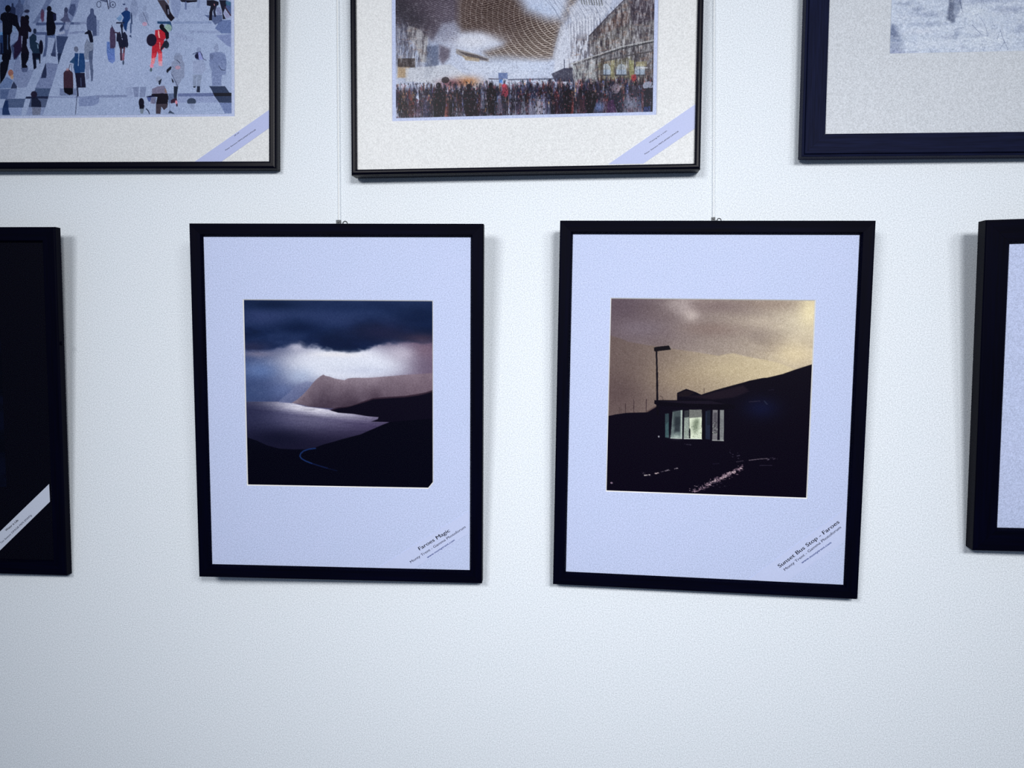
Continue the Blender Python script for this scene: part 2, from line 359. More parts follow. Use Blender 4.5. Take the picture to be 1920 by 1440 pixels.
def paint_shelter(D):
    P = Print(D['w'], D['h'], 1.6, 2); X, Y, w, h = P.X, P.Y, P.w, P.h
    n1 = P.noise(80, 34, 5, 31); n2 = P.noise(26, 20, 4, 32)
    t = np.clip(X/w*.8+Y/h*.35, 0, 1)[..., None]
    P.im = np.array((96, 82, 92.))*(1-t)+np.array((206, 192, 166.))*t
    P.mix(sm((n1-.5)*4)*.30, (205, 190, 178)); P.mix(sm((.48-n1)*4)*.30, (100, 84, 86))
    P.run(D['sky'])
    hy = edge_y(P, D['far']); ins = sm((Y-hy)/2.5+.5)
    tx = sm(X/(w*.85))[..., None]
    hc = np.array((104, 88, 84.))*(1-tx)+np.array((212, 196, 160.))*tx
    dk = sm((Y/h-.36)/.28)[..., None]*.35; hc = hc*(1-dk)+np.array((96, 80, 82.))*dk*1.0
    P.im = P.im*(1-ins[..., None]*.85)+hc*ins[..., None]*.85
    P.run(D['land'])
    r = np.random.RandomState(3)
    for x0, y0, x1, y1, wd, n, c in D['glints']:
        for i in range(n):
            q = r.rand(); px = x0+(x1-x0)*q; py = y0+(y1-y0)*q+r.randn()*wd
            P.ell(px+r.randn()*wd, py, .3+r.rand()*1.1, .25+r.rand()*.45, c, .35+r.rand()*.6)
    for x0, y0, x1, y1 in D['speck']:
        for i in range(70):
            q = r.rand(); yy = y1-(y1-y0)*r.rand()**2
            P.ell(x0+(x1-x0)*q, yy, .35, .45, (20, 26, 26) if r.rand() < .55 else (225, 235, 220), .6)
    P.grain(9, 22); return P

def paint_plaza(D):
    P = Print(D['w'], D['h'], 1.6, 4); X, Y, w, h = P.X, P.Y, P.w, P.h
    P.fill((164, 181, 217))
    n1 = P.noise(60, 60, 4, 41)
    P.mix(sm((.5-n1)*4)*.30, (140, 156, 196))
    P.run(D['ops'])
    P.grain(11, 23); return P

def paint_station(D):
    P = Print(D['w'], D['h'], 1.6, 5); X, Y, w, h = P.X, P.Y, P.w, P.h
    n1 = P.noise(40, 40, 5, 51); n2 = P.noise(3, 14, 3, 52); n3 = P.noise(8, 3, 3, 53)
    P.fill((186, 196, 220)); P.mix(sm((n1-.5)*4)*.4, (214, 222, 238)); P.mix(sm((.46-n1)*5)*.35, (130, 138, 160))
    P.run(D['back'])
    r = np.random.RandomState(8)
    # roof vault
    cx, cy = D['vault']; dx, dy = X-cx, Y-cy
    rr = np.hypot(dx, dy*1.35); th = np.arctan2(dy*1.35, dx)
    vm = np.zeros_like(X); V = Print(w, h, 1.6, 0); V.fill((0, 0, 0)); V.run(D['roof']); vm = V.im[..., 0]/255.
    wob = (n1-.5)*1.2
    q = Y+.34*X+(n1-.5)*9-dx*dy*.0022
    f1 = np.sin(rr*.80-wob*2.2); f2 = np.sin(q*1.75+wob*3); f3 = np.sin((Y-.8*X)*.75+wob*5)
    lf = sm((.72*w-X)/(.3*w))*sm((.72*h-Y)/(.22*h))
    br = np.stack([112-52*lf+34*(n1-.5), 98-56*lf+32*(n1-.5), 90-50*lf+34*(n1-.5)], -1)
    sk = np.zeros_like(X); sk[:] = (1-vm)*sm((.25*w-X)/6+.5)*sm((.60*h-Y)/10)
    P.mix(sk*sm((f2-.2)*1.4)*.35, (150, 142, 158)); P.mix(sk*sm((-f2-.3)*2)*.45, (26, 20, 32))
    P.im = P.im*(1-vm[..., None])+br*vm[..., None]
    P.mix(vm*sm((f2-.1)*1.3)*(.45+.2*(1-lf)), (188, 176, 168)); P.mix(vm*sm((-f2-.2)*1.6)*.6, (34, 24, 26)); P.mix(vm*sm((f3-.93)*12)*.3, (214, 204, 196)); P.mix(vm*sm((f1-.80)*6)*.85*(.25+.75*(1-lf)), (218, 210, 204))
    P.run(D['mid'])
    F = Print(w, h, 1.6, 0); F.fill((0, 0, 0)); F.run(D['facade']); fm = F.im[..., 0]/255.
    n4 = P.noise(1.6, 9, 3, 57); P.mix(fm*sm((n2-.54)*6)*.5, (186, 188, 196)); P.mix(fm*sm((.47-n2)*6)*.6, (44, 38, 50)); P.mix(fm*sm((n4-.55)*7)*.45, (206, 208, 214)); P.mix(fm*sm((.42-n4)*7)*.5, (30, 26, 38)); P.mix(fm*sm((n3-.6)*6)*.3, (150, 110, 90))
    P.run(D['front'])
    # the crowd: narrow upright smears with heads
    y0, y1 = D['crowd']
    pal = [(14, 12, 26), (8, 8, 18), (22, 18, 40), (30, 22, 34), (18, 26, 60), (46, 30, 42), (60, 24, 34), (34, 44, 78), (70, 60, 90), (120, 50, 50), (90, 100, 140), (150, 110, 90)]
    zz = sm((Y-y0-4)/9)*(1-sm((Y-y0-(y1-y0)*.66)/((y1-y0)*.3))*.45)
    P.mix(zz*sm((P.noise(2.6, 16, 3, 54)-.30)*5)*.85, (20, 16, 34)); P.mix(zz*sm((P.noise(3, 9, 3, 55)-.66)*8)*.5, (96, 46, 60)); P.mix(zz*sm((P.noise(3, 9, 3, 56)-.66)*8)*.5, (56, 72, 130))
    for k in range(520):
        q = (k/430.)**1.4; x = r.rand()*w; hd = y0+q*(y1-y0)*.42+r.randn()*1.2; ln = 8+q*(y1-y0)*.62
        wd = .9+q*3.0; c = pal[min(len(pal)-1, int(r.rand()**1.9*12))]; al = .35+.4*r.rand()
        P.ell(x, hd, wd*.42, wd*.62, c, al)
        P.poly([(x-wd, hd+wd*.8), (x+wd, hd+wd*.8), (x+wd*.9, hd+ln*.55), (x+wd*.5, min(y1+3, hd+ln)), (x+wd*.1, hd+ln*.6), (x-wd*.5, min(y1+3, hd+ln*.97)), (x-wd*.9, hd+ln*.5)], c, al, 1.6)
        if r.rand() < .35: P.line([(x+wd, hd+wd), (x+wd*1.1, hd+ln*.5)], (200, 200, 220) if r.rand() < .5 else (220, 150, 120), .5, .5)
    for k in range(300):
        x = r.rand()*w; y = y0+r.rand()**1.6*(y1-y0)*.8; l = 1+r.rand()*5
        c = [(225, 228, 240), (240, 190, 120), (190, 60, 70), (110, 130, 210), (230, 160, 150), (10, 10, 20), (8, 8, 16)][r.randint(7)]
        P.line([(x, y), (x+r.randn()*.4, y+l)], c, .4+r.rand()*.8, .30+.4*r.rand())
    P.run(D['people'])
    up = 1-sm((Y-y0+6)/10)
    a1 = P.noise(1.4, 7, 3, 71); a2 = P.noise(2.2, 1.4, 3, 72); a3 = P.noise(1.1, 3.2, 2, 73)
    P.mix(up*(1-vm)*sm((a1-.56)*5)*.16*(.4+sm((X/w-.55)*5)), (226, 230, 240)); P.mix(up*(1-vm)*sm((.44-a1)*5)*.17*(.5+sm((X/w-.6)*5)), (80, 82, 100)); P.mix(up*sm((.44-a2)*5)*.16, (60, 56, 66)); P.mix(up*sm((a2-.58)*6)*.18, (225, 228, 236))
    dn = 1-up
    P.mix(dn*sm((a3-.70)*9)*.45, (170, 164, 185)); P.mix(dn*sm((.36-a3)*9)*.75, (6, 6, 16)); P.mix(dn*sm((a2-.68)*9)*.5, (140, 70, 80))
    P.grain(12, 24); return P

def paint_snow(D):
    P = Print(D['w'], D['h'], 1.2, 6); X, Y, w, h = P.X, P.Y, P.w, P.h
    n1 = P.noise(70, 26, 5, 61); n2 = P.noise(16, 5, 4, 62)
    P.fill((196, 208, 228)); P.mix(sm((n1-.48)*4)*.45, (206, 216, 232)); P.mix(sm((.48-n1)*4)*.40, (156, 168, 194)); P.mix(sm((n2-.55)*5)*.3, (214, 222, 236))
    P.run(D['ops'])
    n3 = P.noise(5, 3, 4, 63); n4 = P.noise(3, 8, 3, 64)
    P.mix(sm((n3-.54)*6)*.30, (218, 226, 238)); P.mix(sm((.45-n3)*6)*.22, (140, 152, 180)); P.mix(sm((n4-.62)*7)*.2, (216, 224, 238))
    P.grain(12, 25); return P

def paint_plain(D):
    P = Print(D['w'], D['h'], .5, 7); n = P.noise(60, 20, 4, D['seed'])
    P.fill(D['a']); P.mix(sm((n-.45)*4)*.6, D['b']); return P

FJORD = {
  'w': 279.4,
  'h': 275.7,
  'sky': [
    ('blob',118.4,27.1,37.6,19.9,(40,56,100),0.8),
    ('blob',27.7,23.4,31.0,15.5,(48,62,108),0.7),
    ('blob',41.4,5.9,57.6,8.9,(0,20,52),0.8),
    ('blob',80.6,40.4,44.3,11.1,(2,20,55),0.8),
    ('blob',260.8,21.7,44.3,24.4,(4,22,56),0.8),
    ('blob',206.1,45.9,44.3,15.5,(34,34,66),0.7),
    ('blob',262.9,54.1,31.0,7.8,(60,46,66),0.7),
    ('blob',162.6,7.3,66.4,11.1,(10,30,70),0.6),
    ('blob',140,63.8,66.4,8.9,(12,24,58),0.7),
    ('blob',11.1,69.4,26.6,8.9,(44,42,70),0.6),
  ],
  'cloud': [(-2.4,73.9),(13.2,75.5),(33.3,74.6),(55.7,69.4),(69.1,63.4),(82.5,61.7),(93.5,67.5),(109,68.5),(122.2,71.6),(139.8,75.2),(161.9,75),(179.5,73.3),(195,67.7),(206,65),(217,63.2),(232.3,59.1),(245.4,58.1),(262.9,61),(280.4,62.6)],
  'light': [
    ('blob',21.5,104.4,33.2,15.5,(96,124,178),0.75),
    ('blob',11.9,135.4,37.6,17.7,(60,78,122),0.8),
    ('blob',77.9,68.8,11.1,5.8,(206,206,224),0.7),
    ('blob',17.6,79.2,24.4,4.4,(150,140,160),0.5),
    ('blob',56.7,132.7,24.4,15.5,(120,140,190),0.5),
    ('blob',234.4,76,24.4,12.2,(196,190,206),0.8),
    ('blob',269.4,71.4,17.7,13.3,(120,100,118),0.8),
    ('blob',269.4,95.3,19.9,13.3,(104,90,112),0.7),
    ('blob',139.8,79.1,37.6,4.4,(236,234,238),0.9),
    ('blob',144,94.4,62.0,11.1,(222,228,242),0.8),
    ('blob',81.6,112.6,24.4,13.3,(180,196,226),0.7),
    ('blob',183.7,102.7,44.3,7.5,(200,206,226),0.7),
  ],
  'horizon': [(-4.2,150.7),(49.7,150),(72,152),(89.8,156.6),(116.5,159.6),(138.8,162.6),(280.2,165.2)],
  'shine': [98.7,159.2],
  'hills': [
    ('poly',[(49.7,148.7),(56.6,142.7),(65.6,135.9),(72.5,127.7),(81.5,122.5),(92.6,119.1),(108.2,121.1),(107.7,152),(49.7,151.6)],(120,128,166),0.55,1.77),
  ],
  'ridge': [(68.7,151.4),(76.6,146.8),(84.5,140.1),(90.2,134.5),(95.8,128.3),(100.4,122.3),(106,116.3),(111.7,111.8),(116.8,108.7),(119.9,110.4),(126.1,111.7),(134.9,114.6),(148.2,116.7),(153.7,114),(161.5,113),(183.6,112.8),(201.2,111.3),(218.9,109.8),(238.7,107.8),(260.6,106.3),(280.3,104.7)],
  'shore': [(68.7,151.6),(80.9,153.4),(94.3,156.6),(107.7,157.7),(127.7,158.8),(143.2,159),(280.2,157.2)],
  'land': [
    ('poly',[(125.4,161.5),(136.6,157.3),(147.7,156.3),(161.1,153.9),(174.4,148.5),(185.5,144.8),(192.2,142.5),(216.5,140.5),(238.5,138.9),(256.1,136),(269.3,133.3),(281.4,129.2),(281.3,145.4),(183.2,155.4),(152.1,162.9),(136.5,164)],(44,30,44),0.9,1.33),
    ('poly',[(127.6,162.3),(138.8,158.6),(152.2,157.1),(167.7,152.5),(181.1,148.4),(191,144.7),(216.5,142.7),(238.5,141.1),(258.3,138.2),(269.3,135.5),(281.4,131.8),(281.3,198.2),(214,178.2),(187.4,177.9),(197.4,174.2),(199,171.1),(183.1,170),(160.9,166.7),(138.7,165.3)],(9,6,24),1,1.11),
    ('poly',[(281.3,171.7),(215.1,178.2),(205.1,182.1),(196.2,186.2),(182.9,192.1),(171.7,197.2),(156.1,201.4),(142.7,205.2),(129.3,209.4),(115.8,213.1),(102.3,218.3),(88.8,220.7),(70.8,221.4),(48.4,220.4),(30.4,215.8),(14.8,208.9),(-5.4,202.4),(-7.2,283.5),(284.5,278.2)],(3,3,18),1,0.89),
    ('blob',48.7,203.9,44.3,13.3,(10,12,34),0.6),
    ('line',[(103.4,219.1),(93.3,220.6),(85.4,223.4),(81.1,227.5),(79.7,231.4),(82.3,235.1),(88.5,238.6),(97.5,242)],(26,52,108),1.99,0.8),
    ('line',[(97.5,242),(108.6,245.4),(120.9,248.8)],(20,38,90),1.77,0.6),
    ('line',[(120.9,248.8),(135.4,252.6)],(12,24,60),1.55,0.5),
  ],
  'rect': [-0.139,0.1535],
}
SHELTER = {
  'w': 280.8,
  'h': 277.6,
  'sky': [
    ('blob',12.9,14.9,36.5,23.6,(92,78,88),0.8),
    ('blob',41.5,42.7,42.9,15.0,(118,106,116),0.7),
    ('blob',102.3,9.5,12.9,11.8,(190,178,176),0.85),
    ('blob',113.2,21.2,11.8,9.7,(205,192,186),0.8),
    ('blob',89.5,6.5,12.9,8.6,(170,158,156),0.6),
    ('blob',150.7,9,47.2,9.7,(124,106,106),0.7),
    ('blob',143.4,41.1,40.7,9.7,(132,112,106),0.7),
    ('blob',209.8,29.5,42.9,12.9,(200,186,168),0.6),
    ('blob',261.6,35.1,34.3,25.7,(226,214,186),0.7),
    ('blob',275,11.7,15.0,25.7,(246,232,186),0.8),
    ('blob',257.1,75.6,36.5,19.3,(236,218,176),0.7),
    ('blob',223.4,6,34.3,7.5,(150,130,118),0.5),
  ],
  'far': [(-1.3,52.4),(11.7,55.7),(24.8,60.7),(39.9,63.5),(52.8,65.4),(67.9,67.3),(85,69.6),(102.1,71.9),(119.1,73.8),(136.1,76.5),(153.1,78.8),(163.5,76),(173.9,74.9),(186.6,78.1),(203.4,81.3),(220.2,83.9),(236.9,87.5),(255.8,94.8),(282.8,100.6)],
  'land': [
    ('blob',13.7,134.8,34.3,27.9,(84,68,70),0.6),
    ('blob',111.9,112.9,47.2,19.3,(164,146,120),0.5),
    ('blob',174.7,98.6,51.5,15.0,(196,180,146),0.5),
    ('poly',[(53.3,161.2),(61.8,155.5),(68.1,152),(70.6,164),(53.4,164.5)],(60,44,46),0.6,3),
    ('poly',[(-2.8,169.3),(10.1,166.1),(25.3,163.5),(55.5,161.8),(67.1,154.3),(70.2,148.7),(96.8,144.1),(96.5,132.8),(109.1,126.8),(122,130.9),(130.6,134.6),(133.7,133.2),(148.4,128.1),(165.1,122.9),(191.1,115),(196.2,113.2),(214.9,108.9),(221.1,108.3),(241.6,102.8),(257.9,96.4),(282.3,87.8),(290.4,281.5),(-4.3,292.9)],(8,4,20),1,0.86),
    ('poly',[(104.1,137.4),(133.8,135.4),(150.6,129.8),(167.3,125.5),(188.1,119.8),(196.8,128.3),(176.1,137.4),(146.7,141.4)],(34,24,36),0.7,4.3),
    ('poly',[(97.2,134.9),(109.2,128.6),(121,132.2),(112.6,137.2),(99.9,138.4)],(26,18,26),0.9,0.64),
    ('line',[(23.9,150.3),(24.4,163.1)],(60,46,50),1.07,0.9),
    ('line',[(35.6,144.1),(36.3,162.7)],(60,46,50),1.07,0.9),
    ('line',[(53.5,143.2),(53.7,160.5)],(56,42,48),1.07,0.9),
    ('line',[(15.3,155.6),(15.5,163.7)],(70,56,56),0.86,0.8),
    ('line',[(17.7,156.6),(17.9,163.7)],(70,56,56),0.86,0.8),
    ('line',[(72.5,138.2),(75.9,139),(76.9,143.7)],(70,56,56),0.86,0.8),
    ('line',[(134.1,125),(134.3,131.9)],(80,64,62),0.86,0.7),
    ('line',[(65.7,72.6),(67.5,105.1)],(12,8,20),2.36,1),
    ('line',[(67.5,105.1),(69,145.5)],(12,8,20),2.79,1),
    ('line',[(69,145.5),(70.2,164)],(8,5,16),3.4,1),
    ('poly',[(62.1,68.7),(64.7,67.8),(82.8,65.4),(86.7,70),(85.5,71.4),(63.8,74.4),(62.3,73.1)],(14,9,18),1,0.64),
    ('poly',[(83.6,66),(84.9,66),(86.7,69.8),(85.5,70.9)],(150,140,130),0.7,0.43),
    ('poly',[(64.7,144),(143.6,142.1),(177.6,148.6),(177.7,153.8),(164.1,155),(70.3,152),(64.8,149.3)],(6,3,16),1,0.64),
    ('poly',[(70.1,145.4),(143.6,143),(165.9,147.4),(113,148.1)],(26,20,36),0.8,0.64),
    ('poly',[(80.7,163.8),(85.6,162.8),(86.7,197.8),(81.7,197.5)],(66,94,98),0.9,0.64),
    ('poly',[(80.7,162.9),(85.6,162.8),(86,174.6),(81.2,179.1)],(40,52,60),0.7,2.14),
    ('poly',[(91.1,160.4),(104.7,157.4),(105.3,198.1),(89.2,198.2)],(104,118,118),0.95,0.64),
    ('poly',[(91.9,159.1),(103.9,157.9),(103.6,178.5),(92.2,181)],(58,68,72),0.8,4.7),
    ('poly',[(94.8,167.8),(102,167.6),(102.2,188.4),(94.1,189.7)],(34,40,48),0.8,4.3),
    ('blob',97.3,196.2,7.3,3,(190,205,196),0.7),
    ('poly',[(102.4,157.9),(104.7,157.4),(105.5,198.1),(103.6,198.2)],(190,205,195),0.8,0.86),
    ('poly',[(107.6,167.9),(114.2,167.2),(115.2,198.3),(108.1,198.1)],(150,162,152),0.95,0.64),
    ('poly',[(107.3,158.2),(113.9,157.4),(114.2,167.2),(107.6,168.5)],(60,66,68),0.8,1.29),
    ('poly',[(114.5,156.7),(131.7,156.3),(133.3,198.2),(115.8,198.5)],(222,232,208),1,0.64),
    ('poly',[(114.5,156.7),(131.7,156.3),(132.1,166.8),(114.9,168.5)],(104,106,104),0.95,1.07),
    ('blob',123.6,181.2,5.6,9.4,(90,104,84),0.7),
    ('blob',125.5,173.5,3.4,4.3,(70,84,66),0.6),
    ('poly',[(114.9,183.6),(116.8,183.6),(117.3,198.7),(115.4,198.7)],(10,8,20),1,0.43),
    ('poly',[(131.9,155),(136.1,154.9),(137.6,199.4),(133.3,199.5)],(8,6,18),1,0.43),
    ('poly',[(137.1,158.3),(143.8,156.9),(144.8,198.7),(138.4,198.2)],(36,46,66),0.8,0.86),
    ('poly',[(139.2,157),(143.8,156.4),(144.1,177.3),(139.9,178.5)],(22,28,40),0.8,0.86),
    ('poly',[(147.2,156.1),(154,155.9),(155,199.7),(148,199.7)],(120,118,122),0.95,0.64),
    ('poly',[(148.2,159.8),(153.2,159.7),(153.8,190.1),(149.2,190.3)],(60,56,66),0.6,2.14),
    ('poly',[(157.3,155.8),(162.8,155.7),(163.9,199.9),(158.4,199.8)],(134,138,138),0.95,0.64),
    ('poly',[(158.6,168.2),(162.4,168.1),(162.5,194.2),(159.5,194.3)],(110,112,116),0.6,1.72),
    ('line',[(89.2,198.2),(105.3,198.4)],(225,235,225),0.86,0.9),
    ('line',[(108.1,198.5),(133.1,198.2)],(225,235,225),0.86,0.9),
    ('line',[(148,199.7),(163.9,199.7)],(200,205,200),0.86,0.8),
    ('blob',214.4,151.6,23.6,15.0,(14,20,56),0.7),
    ('line',[(197.3,143.3),(211.9,141.7)],(44,40,58),1.29,0.7),
    ('line',[(218.2,141.7),(222.1,146)],(40,44,66),1.72,0.8),
    ('line',[(223.8,125.9),(230,125.3)],(34,30,50),1.07,0.6),
    ('line',[(149.8,233.6),(158.3,232.9)],(30,24,44),1.07,0.7),
    ('line',[(200.3,226.7),(215,224.4),(225.4,223.4)],(120,108,120),1.07,0.7),
    ('line',[(182.5,229.7),(191.9,227.8)],(90,80,96),0.86,0.6),
    ('line',[(215.3,233.6),(232.1,233)],(60,54,74),0.86,0.6),
    ('ell',6.9,266.3,1.72,1.29,(150,130,150),0.9),
    ('ell',72.6,196.5,1.07,1.29,(170,170,180),0.9),
  ],
  'glints': [(125.5,274.6,190.2,238.1,1.93,230,(150,124,140)),(142.3,265.1,190.2,238.1,1.07,90,(214,190,196)),(116.9,274.5,150.6,259.3,1.72,22,(170,150,165)),(52.6,253.9,62.3,252.1,0.43,16,(200,190,190)),(68.8,250.5,73.1,249.5,0.43,8,(210,190,190)),(77.3,248,100.8,241.4,0.43,22,(150,140,150)),(47,247.5,62.4,254.7,0.64,8,(90,80,96)),(146.4,260.6,172.1,264,3,10,(90,80,100)),(174.6,215.7,185.4,221.9,2.14,10,(70,64,84)),(108.4,206.4,119,206.1,0.86,8,(60,56,72)),(225.4,223.2,238,224.1,0.86,8,(110,100,116))],
  'speck': [(147.8,172.9,154.7,190.1),(108.6,178.3,133.2,196.2)],
  'rect': [-0.1399,0.1546],
}
